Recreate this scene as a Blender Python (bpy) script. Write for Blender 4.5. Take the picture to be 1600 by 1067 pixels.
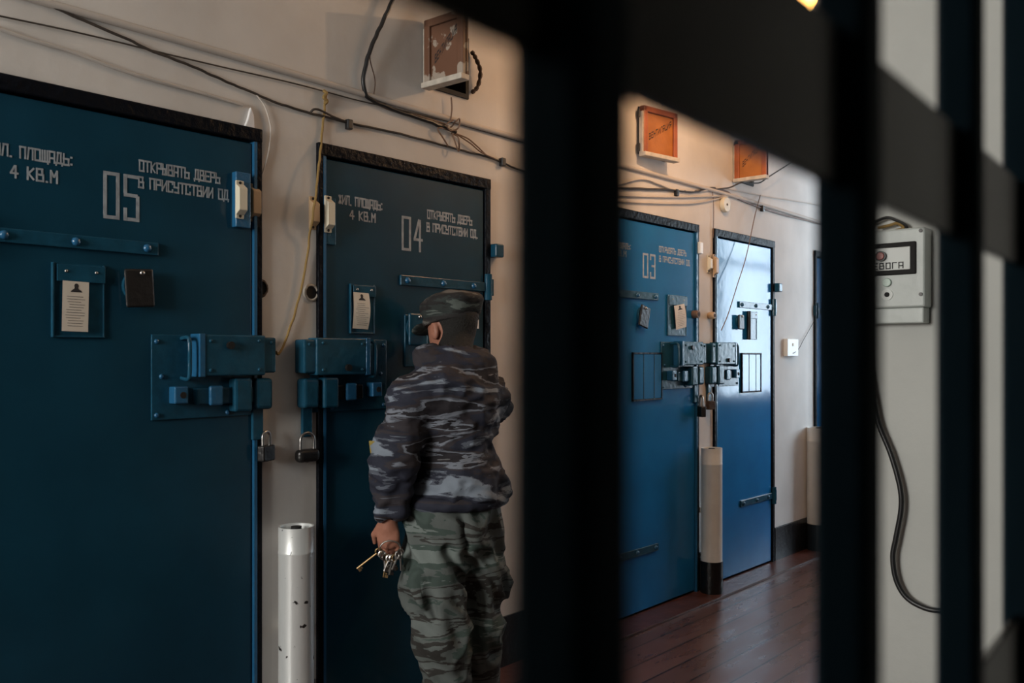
import bpy, math, random
import numpy as np
from mathutils import Vector, Matrix, noise

for o in list(bpy.data.objects):
    bpy.data.objects.remove(o, do_unlink=True)
sc = bpy.context.scene
COL = sc.collection
random.seed(7)

# ------------------------------------------------------------------ camera
F = 1400.0                                   # focal length in pixels of the 1600 px frame
CAM = Vector((2.571, 0.0, 1.342))            # the cell wall is the plane x = 0, the corridor runs along +y
TH = math.atan(1232.0 / F)
SN, CS = math.sin(TH), math.cos(TH)
cd = bpy.data.cameras.new('camera')
cam = bpy.data.objects.new('camera', cd)
COL.objects.link(cam)
cam.location = CAM
cam.rotation_euler = (math.pi / 2, 0, TH)
cd.sensor_width = 36.0
cd.lens = 36.0 * F / 1600.0
cd.shift_y = 22.5 / 1600.0
cd.clip_start = 0.01
cd.dof.use_dof = True
cd.dof.focus_distance = 3.7
cd.dof.aperture_fstop = 6.0
sc.camera = cam

# ------------------------------------------------------------------ view, world, lights
sc.view_settings.view_transform = 'Standard'
sc.view_settings.look = 'None'
sc.view_settings.gamma = 1.0
sc.view_settings.use_curve_mapping = False
sc.view_settings.exposure = 0.0
sc.cycles.use_denoising = True
sc.cycles.max_bounces = 8
sc.cycles.diffuse_bounces = 5
sc.cycles.sample_clamp_indirect = 4.0
w = bpy.data.worlds.new('world')
sc.world = w
w.use_nodes = True
w.node_tree.nodes['Background'].inputs[0].default_value = (0.6, 0.75, 1.0, 1)
w.node_tree.nodes['Background'].inputs[1].default_value = 0.05


def area_light(name, loc, rot, sx, sy, power, color):
    ld = bpy.data.lights.new(name, 'AREA')
    ld.shape = 'RECTANGLE'
    ld.size, ld.size_y = sx, sy
    ld.energy = power
    ld.color = color
    o = bpy.data.objects.new(name, ld)
    COL.objects.link(o)
    o.location = loc
    o.rotation_euler = rot
    return o


CORR_X = 1.38                                # right wall of the corridor
WIN = (7.30, 9.35, 0.95, 2.75)               # window across the corridor: y0, y1, z0, z1
NWIN = (0.25, 1.45, 1.4, 2.7)                # window at the near end: x0, x1, z0, z1
END_Y = -2.6
H = 3.3
area_light('daylight_corridor', (CORR_X + .06, (WIN[0] + WIN[1]) / 2, (WIN[2] + WIN[3]) / 2), (0, math.pi / 2, 0),
           WIN[3] - WIN[2], WIN[1] - WIN[0], 200, (0.68, 0.85, 1.0))
area_light('daylight_near', ((NWIN[0] + NWIN[1]) / 2, END_Y - .2, (NWIN[2] + NWIN[3]) / 2), (math.pi / 2, 0, 0),
           NWIN[1] - NWIN[0], NWIN[3] - NWIN[2], 185, (1.0, 0.985, 0.93))
LAMP = Vector((0.897, 3.85, 2.965))


# ------------------------------------------------------------------ from a pixel of the photograph to a place in the room
def ray(px, py):
    a, b = (px - 800.0) / F, (556.0 - py) / F
    return Vector((-SN + a * CS, CS + a * SN, b))


def on_wall(px, py, off=0.0):                # a point off metres in front of the cell wall
    d = ray(px, py)
    return CAM + d * ((off - CAM.x) / d.x)


def on_end(px, py, y):                       # a point on a plane y = const
    d = ray(px, py)
    return CAM + d * (y / d.y)


def at(px, py, t):                           # a point at depth t
    return CAM + ray(px, py) * t


# ------------------------------------------------------------------ materials
def new_mat(name):
    m = bpy.data.materials.new(name)
    m.use_nodes = True
    nt = m.node_tree
    return m, nt, nt.nodes['Principled BSDF']


def pbr(name, col, rough=.5, metal=0.0, bump=0.0, bscale=40.0, var=0.0, vscale=6.0, col2=None, spec=None, detail=4.0, stretch=None):
    m, nt, b = new_mat(name)
    b.inputs['Base Color'].default_value = (*col, 1)
    b.inputs['Roughness'].default_value = rough
    b.inputs['Metallic'].default_value = metal
    if spec is not None:
        b.inputs['Specular IOR Level'].default_value = spec
    tc = nt.nodes.new('ShaderNodeTexCoord')
    mp = nt.nodes.new('ShaderNodeMapping')
    nt.links.new(tc.outputs['Object'], mp.inputs[0])
    if stretch:
        mp.inputs['Scale'].default_value = stretch
    if bump:
        n = nt.nodes.new('ShaderNodeTexNoise')
        n.inputs['Scale'].default_value = bscale
        n.inputs['Detail'].default_value = detail
        bm = nt.nodes.new('ShaderNodeBump')
        bm.inputs['Strength'].default_value = bump
        bm.inputs['Distance'].default_value = .01
        nt.links.new(mp.outputs[0], n.inputs['Vector'])
        nt.links.new(n.outputs['Fac'], bm.inputs['Height'])
        nt.links.new(bm.outputs[0], b.inputs['Normal'])
    if var:
        n2 = nt.nodes.new('ShaderNodeTexNoise')
        n2.inputs['Scale'].default_value = vscale
        n2.inputs['Detail'].default_value = 6
        r = nt.nodes.new('ShaderNodeValToRGB')
        c2 = col2 or tuple(c * (1 - var) for c in col)
        r.color_ramp.elements[0].position = .35
        r.color_ramp.elements[1].position = .65
        r.color_ramp.elements[0].color = (*c2, 1)
        r.color_ramp.elements[1].color = (*col, 1)
        nt.links.new(mp.outputs[0], n2.inputs['Vector'])
        nt.links.new(n2.outputs['Fac'], r.inputs[0])
        nt.links.new(r.outputs[0], b.inputs['Base Color'])
    return m


def spotted(name, col, dark, thr, rough, scale=30.0, bump=.1, metal=0.0):
    """a paint with chipped dark specks"""
    m, nt, b = new_mat(name)
    b.inputs['Roughness'].default_value = rough
    b.inputs['Metallic'].default_value = metal
    tc = nt.nodes.new('ShaderNodeTexCoord')
    n = nt.nodes.new('ShaderNodeTexNoise')
    n.inputs['Scale'].default_value = scale
    n.inputs['Detail'].default_value = 5
    r = nt.nodes.new('ShaderNodeValToRGB')
    r.color_ramp.elements[0].position = thr
    r.color_ramp.elements[1].position = thr + .03
    r.color_ramp.elements[0].color = (*col, 1)
    r.color_ramp.elements[1].color = (*dark, 1)
    bm = nt.nodes.new('ShaderNodeBump')
    bm.inputs['Strength'].default_value = bump
    bm.inputs['Distance'].default_value = .004
    nt.links.new(tc.outputs['Object'], n.inputs['Vector'])
    nt.links.new(n.outputs['Fac'], r.inputs[0])
    nt.links.new(r.outputs[0], b.inputs['Base Color'])
    nt.links.new(n.outputs['Fac'], bm.inputs['Height'])
    nt.links.new(bm.outputs[0], b.inputs['Normal'])
    return m


def camo(name, cols, scale, stretch, bump=.3):
    m, nt, b = new_mat(name)
    b.inputs['Roughness'].default_value = .8
    b.inputs['Specular IOR Level'].default_value = .25
    tc = nt.nodes.new('ShaderNodeTexCoord')
    mp = nt.nodes.new('ShaderNodeMapping')
    mp.inputs['Scale'].default_value = stretch
    mp.inputs['Rotation'].default_value = (0.22, 0.2, 0)
    n = nt.nodes.new('ShaderNodeTexNoise')
    n.inputs['Scale'].default_value = scale
    n.inputs['Detail'].default_value = 5
    n.inputs['Roughness'].default_value = .55
    n.inputs['Distortion'].default_value = .5
    r = nt.nodes.new('ShaderNodeValToRGB')
    r.color_ramp.interpolation = 'CONSTANT'
    el = r.color_ramp.elements
    el[0].position = 0
    el[0].color = (*cols[0][1], 1)
    el[1].position = cols[1][0]
    el[1].color = (*cols[1][1], 1)
    for p, c in cols[2:]:
        e = el.new(p)
        e.color = (*c, 1)
    n2 = nt.nodes.new('ShaderNodeTexNoise')
    n2.inputs['Scale'].default_value = 26
    n2.inputs['Detail'].default_value = 5
    bm = nt.nodes.new('ShaderNodeBump')
    bm.inputs['Strength'].default_value = bump
    bm.inputs['Distance'].default_value = .012
    L = nt.links.new
    L(tc.outputs['Object'], mp.inputs[0])
    L(mp.outputs[0], n.inputs['Vector'])
    L(n.outputs['Fac'], r.inputs[0])
    L(r.outputs[0], b.inputs['Base Color'])
    L(tc.outputs['Object'], n2.inputs['Vector'])
    L(n2.outputs['Fac'], bm.inputs['Height'])
    L(bm.outputs[0], b.inputs['Normal'])
    return m


def plank_mat():
    m, nt, b = new_mat('painted_floorboards')
    L = nt.links.new
    tc = nt.nodes.new('ShaderNodeTexCoord')
    sp = nt.nodes.new('ShaderNodeSeparateXYZ')
    L(tc.outputs['Object'], sp.inputs[0])
    div = nt.nodes.new('ShaderNodeMath'); div.operation = 'DIVIDE'; div.inputs[1].default_value = .135
    L(sp.outputs[0], div.inputs[0])
    fr = nt.nodes.new('ShaderNodeMath'); fr.operation = 'FRACT'
    L(div.outputs[0], fr.inputs[0])
    gap = nt.nodes.new('ShaderNodeMath'); gap.operation = 'LESS_THAN'; gap.inputs[1].default_value = .065
    L(fr.outputs[0], gap.inputs[0])
    fl = nt.nodes.new('ShaderNodeMath'); fl.operation = 'FLOOR'
    L(div.outputs[0], fl.inputs[0])
    wn = nt.nodes.new('ShaderNodeTexWhiteNoise'); wn.noise_dimensions = '1D'
    L(fl.outputs[0], wn.inputs['W'])
    n = nt.nodes.new('ShaderNodeTexNoise'); n.inputs['Scale'].default_value = 5; n.inputs['Detail'].default_value = 4
    mp = nt.nodes.new('ShaderNodeMapping'); mp.inputs['Scale'].default_value = (3, .6, 1)
    L(tc.outputs['Object'], mp.inputs[0]); L(mp.outputs[0], n.inputs['Vector'])
    mx = nt.nodes.new('ShaderNodeMix'); mx.data_type = 'RGBA'
    mx.inputs[6].default_value = (.06, .030, .026, 1); mx.inputs[7].default_value = (.125, .062, .052, 1)
    add = nt.nodes.new('ShaderNodeMath'); add.operation = 'MULTIPLY_ADD'; add.inputs[1].default_value = .35
    L(wn.outputs['Value'], add.inputs[0]); L(n.outputs['Fac'], add.inputs[2])
    sub = nt.nodes.new('ShaderNodeMath'); sub.operation = 'SUBTRACT'; sub.inputs[1].default_value = .2
    L(add.outputs[0], sub.inputs[0]); L(sub.outputs[0], mx.inputs[0])
    mg = nt.nodes.new('ShaderNodeMix'); mg.data_type = 'RGBA'; mg.inputs[7].default_value = (.012, .006, .005, 1)
    L(gap.outputs[0], mg.inputs[0]); L(mx.outputs[2], mg.inputs[6]); L(mg.outputs[2], b.inputs['Base Color'])
    rr = nt.nodes.new('ShaderNodeMapRange'); rr.inputs[3].default_value = .16; rr.inputs[4].default_value = .42
    L(n.outputs['Fac'], rr.inputs[0]); L(rr.outputs[0], b.inputs['Roughness'])
    ns = nt.nodes.new('ShaderNodeMath'); ns.operation = 'MULTIPLY'; ns.inputs[1].default_value = .3
    L(n.outputs['Fac'], ns.inputs[0])
    h = nt.nodes.new('ShaderNodeMath'); h.operation = 'MULTIPLY_ADD'; h.inputs[1].default_value = -1.2
    L(gap.outputs[0], h.inputs[0]); L(ns.outputs[0], h.inputs[2])
    bm = nt.nodes.new('ShaderNodeBump'); bm.inputs['Strength'].default_value = .35; bm.inputs['Distance'].default_value = .004
    L(h.outputs[0], bm.inputs['Height']); L(bm.outputs[0], b.inputs['Normal'])
    return m


def emit(name, col, s):
    m, nt, b = new_mat(name)
    e = nt.nodes.new('ShaderNodeEmission')
    e.inputs[0].default_value = (*col, 1)
    e.inputs[1].default_value = s
    nt.links.new(e.outputs[0], nt.nodes['Material Output'].inputs[0])
    return m


M = {}
M['wall'] = pbr('whitewashed_plaster', (.65, .615, .585), .85, bump=.3, bscale=7, var=.12, vscale=3, spec=.2, detail=9)
M['wall_end'] = pbr('pale_plaster', (.53, .535, .51), .85, bump=.25, bscale=18, var=.06, vscale=3, spec=.2, detail=8)
M['ceiling'] = pbr('ceiling_whitewash', (.6, .58, .55), .9, bump=.2, bscale=12)
M['floor'] = plank_mat()
M['step'] = pbr('painted_step_board', (.09, .035, .027), .3, bump=.25, bscale=20, var=.4, vscale=8)
M['blue'] = pbr('blue_gloss_door_paint', (.012, .155, .40), .12, bump=.09, bscale=9, var=.15, vscale=4, detail=6, spec=.18)  # stronger blue, on the three farther doors
M['teal'] = pbr('dark_teal_door_paint', (.009, .050, .086), .16, bump=.12, bscale=9, var=.18, vscale=4, detail=6, spec=.24)  # darker, greener colour, on the two nearest doors
M['blue2'] = pbr('blue_paint_on_steel', (.012, .072, .125), .24, bump=.16, bscale=40, var=.25, vscale=20, spec=.22)
M['blue3'] = pbr('bright_blue_paint', (.016, .095, .20), .25, bump=.2, bscale=60)
M['black'] = pbr('black_gloss_paint', (.005, .006, .009), .35, bump=.6, bscale=45, detail=6, spec=.07)
M['plinth'] = pbr('black_plinth_paint', (.008, .008, .009), .3, bump=.4, bscale=30)
M['bar'] = pbr('dark_navy_enamel', (.015, .038, .058), .5, bump=.05, bscale=50, spec=.06)
M['plate'] = pbr('dark_glossy_enamel', (.0018, .0022, .003), .22, spec=.8)
M['white_paint'] = pbr('faded_white_stencil_paint', (.34, .38, .42), .6, var=.35, vscale=40)
M['paper'] = pbr('yellowed_paper', (.62, .56, .48), .7, bump=.1, bscale=20)
M['paper_white'] = pbr('white_paper', (.72, .70, .70), .6)
M['ink'] = pbr('grey_print', (.16, .14, .13), .8)
M['ink_dark'] = pbr('black_print', (.02, .018, .02), .8)
M['ink_red'] = pbr('red_print', (.42, .03, .03), .7)
M['plastic'] = pbr('ivory_plastic', (.66, .60, .47), .45)
M['plastic_tan'] = pbr('yellowed_plastic', (.50, .34, .2), .45, var=.15)
M['hole'] = pbr('dark_recess', (.006, .005, .005), .8)
M['steel'] = pbr('worn_steel', (.42, .40, .38), .3, metal=1.0, bump=.1, bscale=60)
M['dark_steel'] = pbr('blackened_steel', (.03, .028, .028), .38, metal=.6, bump=.2, bscale=60)
M['brass'] = pbr('tarnished_brass', (.20, .13, .06), .4, metal=.8, bump=.1)
M['pipe'] = spotted('aluminium_paint', (.80, .81, .80), (.03, .028, .026), .67, .34, 40, .1, .4)
M['pipe2'] = pbr('dull_aluminium_paint', (.74, .73, .70), .36, var=.12, vscale=9, bump=.1, bscale=20)
M['rust'] = pbr('rusty_iron', (.07, .04, .025), .8, bump=.6, bscale=60, var=.5)
M['wire_dark'] = pbr('dark_cable', (.055, .042, .034), .7, var=.5, vscale=9)
M['wire_brown'] = pbr('brown_cable', (.15, .085, .055), .6)
M['wire_pale'] = pbr('painted_over_cable', (.50, .45, .41), .85)
M['cord'] = pbr('yellow_cord', (.24, .15, .045), .8)
M['rubber'] = pbr('black_rubber', (.012, .012, .013), .4)
M['orange'] = pbr('orange_varnished_board', (.36, .125, .025), .4, bump=.2, bscale=20, var=.25, vscale=10)
M['red_wood'] = pbr('red_brown_moulding', (.33, .085, .025), .4, var=.3, vscale=14)
M['brown_wood'] = spotted('flaking_brown_board', (.13, .055, .028), (.33, .27, .22), .57, .6, 15)
M['cream'] = pbr('cream_painted_edge', (.56, .50, .43), .6, var=.3, vscale=24)
M['grey_metal'] = pbr('grey_enamel', (.44, .47, .45), .4, bump=.15, bscale=30, var=.12, vscale=12)
M['label_grey'] = pbr('pale_label', (.60, .62, .60), .5)
M['lamp_red'] = pbr('dull_red_lens', (.40, .10, .09), .3)
M['lamp_green'] = pbr('grey_green_lens', (.36, .46, .40), .3)
M['skin'] = pbr('skin', (.34, .145, .095), .55, bump=.1, bscale=80)
M['hair'] = pbr('dark_hair', (.007, .006, .005), .85, bump=.6, bscale=140)
M['boot'] = pbr('black_leather', (.012, .012, .012), .35, bump=.2, bscale=40)
M['jacket'] = camo('night_camouflage', [(0, (.19, .22, .265)), (.385, (.085, .095, .12)), (.41, (.022, .024, .038)), (.49, (.034, .029, .034)), (.55, (.085, .09, .11)), (.565, (.17, .185, .22)), (.60, (.022, .019, .023)), (.68, (.15, .145, .15))], 5.4, (.5, .5, 2.5))
M['trousers'] = camo('grey_green_camouflage', [(0, (.16, .185, .175)), (.40, (.052, .072, .064)), (.47, (.10, .112, .107)), (.54, (.036, .034, .031)), (.59, (.125, .14, .135))], 4.6, (.5, .5, 2.6), .25)
M['cap'] = camo('cap_camouflage', [(0, (.10, .115, .105)), (.40, (.032, .038, .036)), (.47, (.022, .020, .020)), (.56, (.042, .036, .033)), (.62, (.13, .12, .11))], 9.0, (.7, .7, 2.0))
M['badge'] = pbr('yellow_thread', (.26, .19, .04), .7)
M['guard_wall'] = pbr('unlit_room_dark_green', (.05, .07, .06), .5, bump=.2, bscale=18)  # dark colour stands in for the guard room being unlit
M['dark_panel'] = pbr('reflection_dimming_dark', (.08, .085, .09), .4, bump=.2, bscale=18)  # dark colour of the added panel, dims what the far doors mirror
M['frame_white'] = pbr('white_window_paint', (.7, .7, .68), .4)


# ------------------------------------------------------------------ mesh building
def link(name, me, mat, parent=None, smooth=False):
    o = bpy.data.objects.new(name, me)
    COL.objects.link(o)
    if mat is not None:
        me.materials.append(mat)
    if parent is not None:
        o.parent = parent
    if smooth:
        me.polygons.foreach_set('use_smooth', [True] * len(me.polygons))
    return o


def origin_of(o):
    p = Vector((0, 0, 0))
    while o is not None:
        p += o.location
        o = o.parent
    return p


def tag(o, label=None, cat=None, group=None, kind=None):
    if label: o['label'] = label
    if cat: o['category'] = cat
    if group: o['group'] = group
    if kind: o['kind'] = kind
    return o


def empty(name, loc, label, cat, group=None, kind=None):
    o = bpy.data.objects.new(name, None)
    COL.objects.link(o)
    o.location = loc
    o.empty_display_size = .05
    return tag(o, label, cat, group, kind)


class MB:
    def __init__(s):
        s.v, s.f = [], []

    def add(s, verts, faces, mtx=None):
        b = len(s.v)
        for p in verts:
            p = Vector(p)
            s.v.append(mtx @ p if mtx else p)
        s.f += [tuple(i + b for i in f) for f in faces]
        return s

    def box(s, x0, x1, y0, y1, z0, z1, mtx=None):
        x0, x1 = sorted((x0, x1)); y0, y1 = sorted((y0, y1)); z0, z1 = sorted((z0, z1))
        return s.add([(x0, y0, z0), (x1, y0, z0), (x1, y1, z0), (x0, y1, z0), (x0, y0, z1), (x1, y0, z1), (x1, y1, z1), (x0, y1, z1)],
                     [(0, 3, 2, 1), (4, 5, 6, 7), (0, 1, 5, 4), (1, 2, 6, 5), (2, 3, 7, 6), (3, 0, 4, 7)], mtx)

    def tube(s, pts, r, n=8, cap=True):
        pts = [Vector(p) for p in pts]
        rs = r if isinstance(r, (list, tuple)) else [r] * len(pts)
        b = len(s.v)
        up = Vector((0, 0, 1))
        prev = None
        for i, p in enumerate(pts):
            d = (pts[min(i + 1, len(pts) - 1)] - pts[max(i - 1, 0)]).normalized()
            if prev is None:
                u = d.cross(up)
                if u.length < .05: u = d.cross(Vector((1, 0, 0)))
            else:
                u = prev - d * prev.dot(d)
            u.normalize(); prev = u
            v = d.cross(u)
            for k in range(n):
                t = 2 * math.pi * k / n
                s.v.append(p + (u * math.cos(t) + v * math.sin(t)) * rs[i])
        for i in range(len(pts) - 1):
            for k in range(n):
                a, c = b + i * n + k, b + i * n + (k + 1) % n
                s.f.append((a, c, c + n, a + n))
        if cap:
            s.f.append(tuple(b + k for k in range(n))[::-1])
            s.f.append(tuple(b + (len(pts) - 1) * n + k for k in range(n)))
        return s

    def cyl(s, p, q, r, n=16):
        return s.tube([p, q], r, n)

    def dome(s, c, axis, r, h, n=10):
        """small rounded screw head"""
        a = Vector(axis).normalized()
        c = Vector(c)
        return s.tube([c - a * .002, c + a * h * .5, c + a * h * .85, c + a * h], [r, r * .92, r * .6, r * .12], n)

    def lathe(s, prof, c=(0, 0, 0), n=24):
        b = len(s.v)
        for r, z in prof:
            for k in range(n):
                t = 2 * math.pi * k / n
                s.v.append(Vector((c[0] + r * math.cos(t), c[1] + r * math.sin(t), c[2] + z)))
        for i in range(len(prof) - 1):
            for k in range(n):
                a, d = b + i * n + k, b + i * n + (k + 1) % n
                s.f.append((a, d, d + n, a + n))
        return s

    def prism(s, poly, x0, x1):
        """(y, z) outline extruded along x"""
        n = len(poly)
        vs = [(x0, y, z) for y, z in poly] + [(x1, y, z) for y, z in poly]
        fs = [tuple(range(n))[::-1], tuple(range(n, 2 * n))] + [(i, (i + 1) % n, n + (i + 1) % n, n + i) for i in range(n)]
        return s.add(vs, fs)

    def build(s, name, mat, parent=None, bevel=0.0, seg=2, smooth=False, base=None):
        org = Vector((0, 0, 0))
        if parent is not None:
            org = origin_of(parent)
        loc = Vector((0, 0, 0))
        if parent is None and base is not None:
            loc = Vector(base)
            org = loc
        me = bpy.data.meshes.new(name)
        me.from_pydata([v - org for v in s.v], [], s.f)
        me.update()
        import bmesh
        bm = bmesh.new(); bm.from_mesh(me)
        bmesh.ops.recalc_face_normals(bm, faces=bm.faces)
        bm.to_mesh(me); bm.free()
        o = link(name, me, mat, parent, smooth)
        o.location = loc
        if bevel:
            md = o.modifiers.new('bevel', 'BEVEL')
            md.width = bevel; md.segments = seg; md.limit_method = 'ANGLE'
            md.angle_limit = math.radians(40)
        if smooth:
            try:
                me.set_sharp_from_angle(angle=math.radians(45))
            except Exception:
                pass
        return o


def spline(pts, k=6):
    pts = [Vector(p) for p in pts]
    if len(pts) < 3: return pts
    out = []
    P = [pts[0] * 2 - pts[1]] + pts + [pts[-1] * 2 - pts[-2]]
    for i in range(1, len(P) - 2):
        a, b, c, d = P[i - 1], P[i], P[i + 1], P[i + 2]
        for j in range(k):
            t = j / k
            out.append(.5 * ((2 * b) + (c - a) * t + (2 * a - 5 * b + 4 * c - d) * t * t + (3 * b - a - 3 * c + d) * t ** 3))
    out.append(pts[-1])
    return out


# ------------------------------------------------------------------ stencil lettering
G = {
    'О': [(0, 0, 0, 1), (1, 0, 1, 1), (.18, 0, 1, 0), (0, 1, .82, 1)], 'Т': [(0, 1, 1, 1), (.5, 0, .5, .88)], 'К': [(0, 0, 0, 1), (.12, .5, 1, 1), (.12, .5, 1, 0)],
    'Р': [(0, 0, 0, 1), (0, 1, 1, 1), (1, 1, 1, .5), (0.15, .5, 1, .5)], 'Ы': [(0, 0, 0, 1), (0, .55, .6, .55), (.6, .55, .6, 0), (0, 0, .6, 0), (1, 0, 1, 1)],
    'В': [(0, 0, 0, 1), (0, 1, .85, 1), (.85, 1, .85, .55), (.1, .52, 1, .52), (1, .5, 1, 0), (0, 0, 1, 0)], 'А': [(0, 0, 0, 1), (0, 1, 1, 1), (1, 1, 1, 0), (.12, .4, .88, .4)],
    'Ь': [(0, 0, 0, 1), (0, .55, 1, .55), (1, .55, 1, 0), (0, 0, 1, 0)], 'Д': [(0.1, 0.1, .25, 1), (.25, 1, .85, 1), (.85, 1, .85, .1), (-.1, .05, 1.1, .05), (-.1, -.15, -.1, .05), (1.1, -.15, 1.1, .05)],
    'Е': [(0, 0, 0, 1), (0, 1, 1, 1), (.1, .52, .8, .52), (0, 0, 1, 0)], 'П': [(0, 0, 0, 1), (0, 1, 1, 1), (1, 1, 1, 0)], 'И': [(0, 0, 0, 1), (0, .1, 1, .9), (1, 0, 1, 1)],
    'С': [(0, 0, 0, 1), (0, 1, 1, 1), (0, 0, 1, 0), (1, 1, 1, .78), (1, 0, 1, .22)], 'У': [(0, 1, 0, .5), (0, .5, 1, .5), (1, 1, 1, 0), (.2, 0, 1, 0)],
    'Ж': [(.5, 0, .5, 1), (0, 1, .45, .5), (0, 0, .45, .5), (1, 1, .55, .5), (1, 0, .55, .5)], 'Л': [(0, 0, .25, 1), (.25, 1, 1, 1), (1, 1, 1, 0)],
    'Щ': [(0, 0, 0, 1), (.5, .05, .5, 1), (1, 0, 1, 1), (0, 0, 1.1, 0), (1.12, -.18, 1.12, .05)], 'Ш': [(0, 0, 0, 1), (.5, .05, .5, 1), (1, 0, 1, 1), (0, 0, 1, 0)],
    'М': [(0, 0, 0, 1), (0, 1, .5, .45), (.5, .45, 1, 1), (1, 0, 1, 1)], 'Г': [(0, 0, 0, 1), (0, 1, 1, 1)], 'Н': [(0, 0, 0, 1), (1, 0, 1, 1), (0, .5, 1, .5)],
    'Ц': [(0, 0, 0, 1), (1, 0, 1, 1), (0, 0, 1.1, 0), (1.12, -.15, 1.12, 0)], 'Я': [(1, 0, 1, 1), (0, 1, 1, 1), (0, .5, 0, 1), (0, .5, 1, .5), (0, 0, .6, .45)],
    '.': [(.3, 0, .5, 0)], ':': [(.3, .1, .5, .1), (.3, .75, .5, .75)],
    '0': [(0, 0, 0, 1), (1, 0, 1, 1), (0, 0, .38, 0), (.62, 0, 1, 0), (0, 1, .38, 1), (.62, 1, 1, 1)],
    '3': [(0, 1, 1, 1), (1, 1, 1, .56), (.35, .52, .92, .52), (1, .48, 1, 0), (0, 0, 1, 0), (0, 0, 0, .2), (0, 1, 0, .82)],
    '4': [(.62, 1, 0, .38), (0, .35, 1, .35), (.72, 0, .72, .95)],
    '5': [(1, 1, .3, 1), (0, 1, 0, .56), (0, .56, .85, .56), (1, .52, 1, 0), (0.3, 0, 1, 0), (0, 0, 0, .22)],
}
NARROW = {'.': .35, ':': .35, ' ': .7}


def strokes(text, th, gap=.45):
    """unit-height strokes and the total width in letter-widths"""
    segs, x = [], 0.0
    for ch in text:
        wd = NARROW.get(ch, 1.0)
        for (a, b, c, d) in G.get(ch, []):
            segs.append((x + a * wd, b, x + c * wd, d))
        x += wd + gap
    return segs, x - gap


def stroke_text(text, Y0, Y1, Z0, h, xs, parent, mat, th=.13, name='lettering', mapper=None, gap=.45):
    segs, tot = strokes(text, th, gap)
    k = (Y1 - Y0) / tot
    t = h * th
    mb = MB()
    hh = h - t
    for si, (a, b, c, d) in enumerate(segs):
        xo = xs[1] + .00004 * (si % 9)
        p = Vector((Y0 + a * k, Z0 + t / 2 + b * hh))
        q = Vector((Y0 + c * k, Z0 + t / 2 + d * hh))
        dv = (q - p)
        if dv.length < 1e-6: continue
        tt = min(t, abs(k) * .30) if abs(dv.x) < abs(dv.y) else t
        u = dv.normalized()
        if abs(u.x) > .97 or abs(u.y) > .97:
            p = p - u * tt * .5; q = q + u * tt * .5
        n = Vector((-u.y, u.x)) * tt / 2
        poly = [p - n, q - n, q + n, p + n]
        if mapper:
            vs = [mapper(v.x, v.y, xs[0]) for v in poly] + [mapper(v.x, v.y, xo) for v in poly]
        else:
            vs = [(xs[0], v.x, v.y) for v in poly] + [(xo, v.x, v.y) for v in poly]
        mb.add(vs, [(3, 2, 1, 0), (4, 5, 6, 7), (0, 1, 5, 4), (1, 2, 6, 5), (2, 3, 7, 6), (3, 0, 4, 7)])
    return mb.build(name, mat, parent)


# ------------------------------------------------------------------ the room
def wall_with_holes(name, y0, y1, z0, z1, holes, mat, depth):
    """front on x = 0 with rectangular recesses (hy0, hy1, hz0, hz1, recess)"""
    ys = sorted({y0, y1, *[h[0] for h in holes], *[h[1] for h in holes]})
    zs = sorted({z0, z1, *[h[2] for h in holes], *[h[3] for h in holes]})
    mb = MB()
    for i in range(len(ys) - 1):
        for j in range(len(zs) - 1):
            cy, cz = (ys[i] + ys[i + 1]) / 2, (zs[j] + zs[j + 1]) / 2
            x = 0.0
            for h in holes:
                if h[0] < cy < h[1] and h[2] < cz < h[3]: x = -h[4]
            mb.add([(x, ys[i], zs[j]), (x, ys[i + 1], zs[j]), (x, ys[i + 1], zs[j + 1]), (x, ys[i], zs[j + 1])], [(0, 1, 2, 3)])
    for h in holes:
        a, b, c, d, r = h
        mb.add([(0, a, c), (0, b, c), (0, b, d), (0, a, d), (-r, a, c), (-r, b, c), (-r, b, d), (-r, a, d)],
               [(0, 4, 5, 1), (1, 5, 6, 2), (2, 6, 7, 3), (3, 7, 4, 0)])
    mb.box(-depth, -depth + .02, y0, y1, z0, z1)
    me = bpy.data.meshes.new(name)
    me.from_pydata(mb.v, [], mb.f)
    me.update()
    o = link(name, me, mat)
    return tag(o, kind='structure')


# doors: leaf y0, y1, lock side ('r' = lock at the y1 edge), number
DOORS = [(0.81, 1.632, 'r'), (1.925, 2.737, 'l'), (3.66, 4.478, 'r'), (4.725, 5.452, 'l'), (6.17, 6.95, 'r')]
TOP = 2.035
HATCH = [(2.425, 2.645, 2.395, 2.645), (3.905, 4.165, 2.385, 2.63), (4.97, 5.20, 2.40, 2.64)]
holes = [(a - .03, b + .03, 0.0, TOP + .03, .14) for a, b, _ in DOORS] + [(*h, .13) for h in HATCH]
wall_left = wall_with_holes('wall_left', END_Y, 11.0, 0, H, holes, M['wall'], .4)

tag(MB().box(-.4, 4.6, END_Y - .3, 11.2, -.12, 0).build('floor', M['floor']), kind='structure')
tag(MB().box(-.4, 4.6, END_Y - .3, 11.2, H, H + .1).build('ceiling', M['ceiling']), kind='structure')
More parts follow.
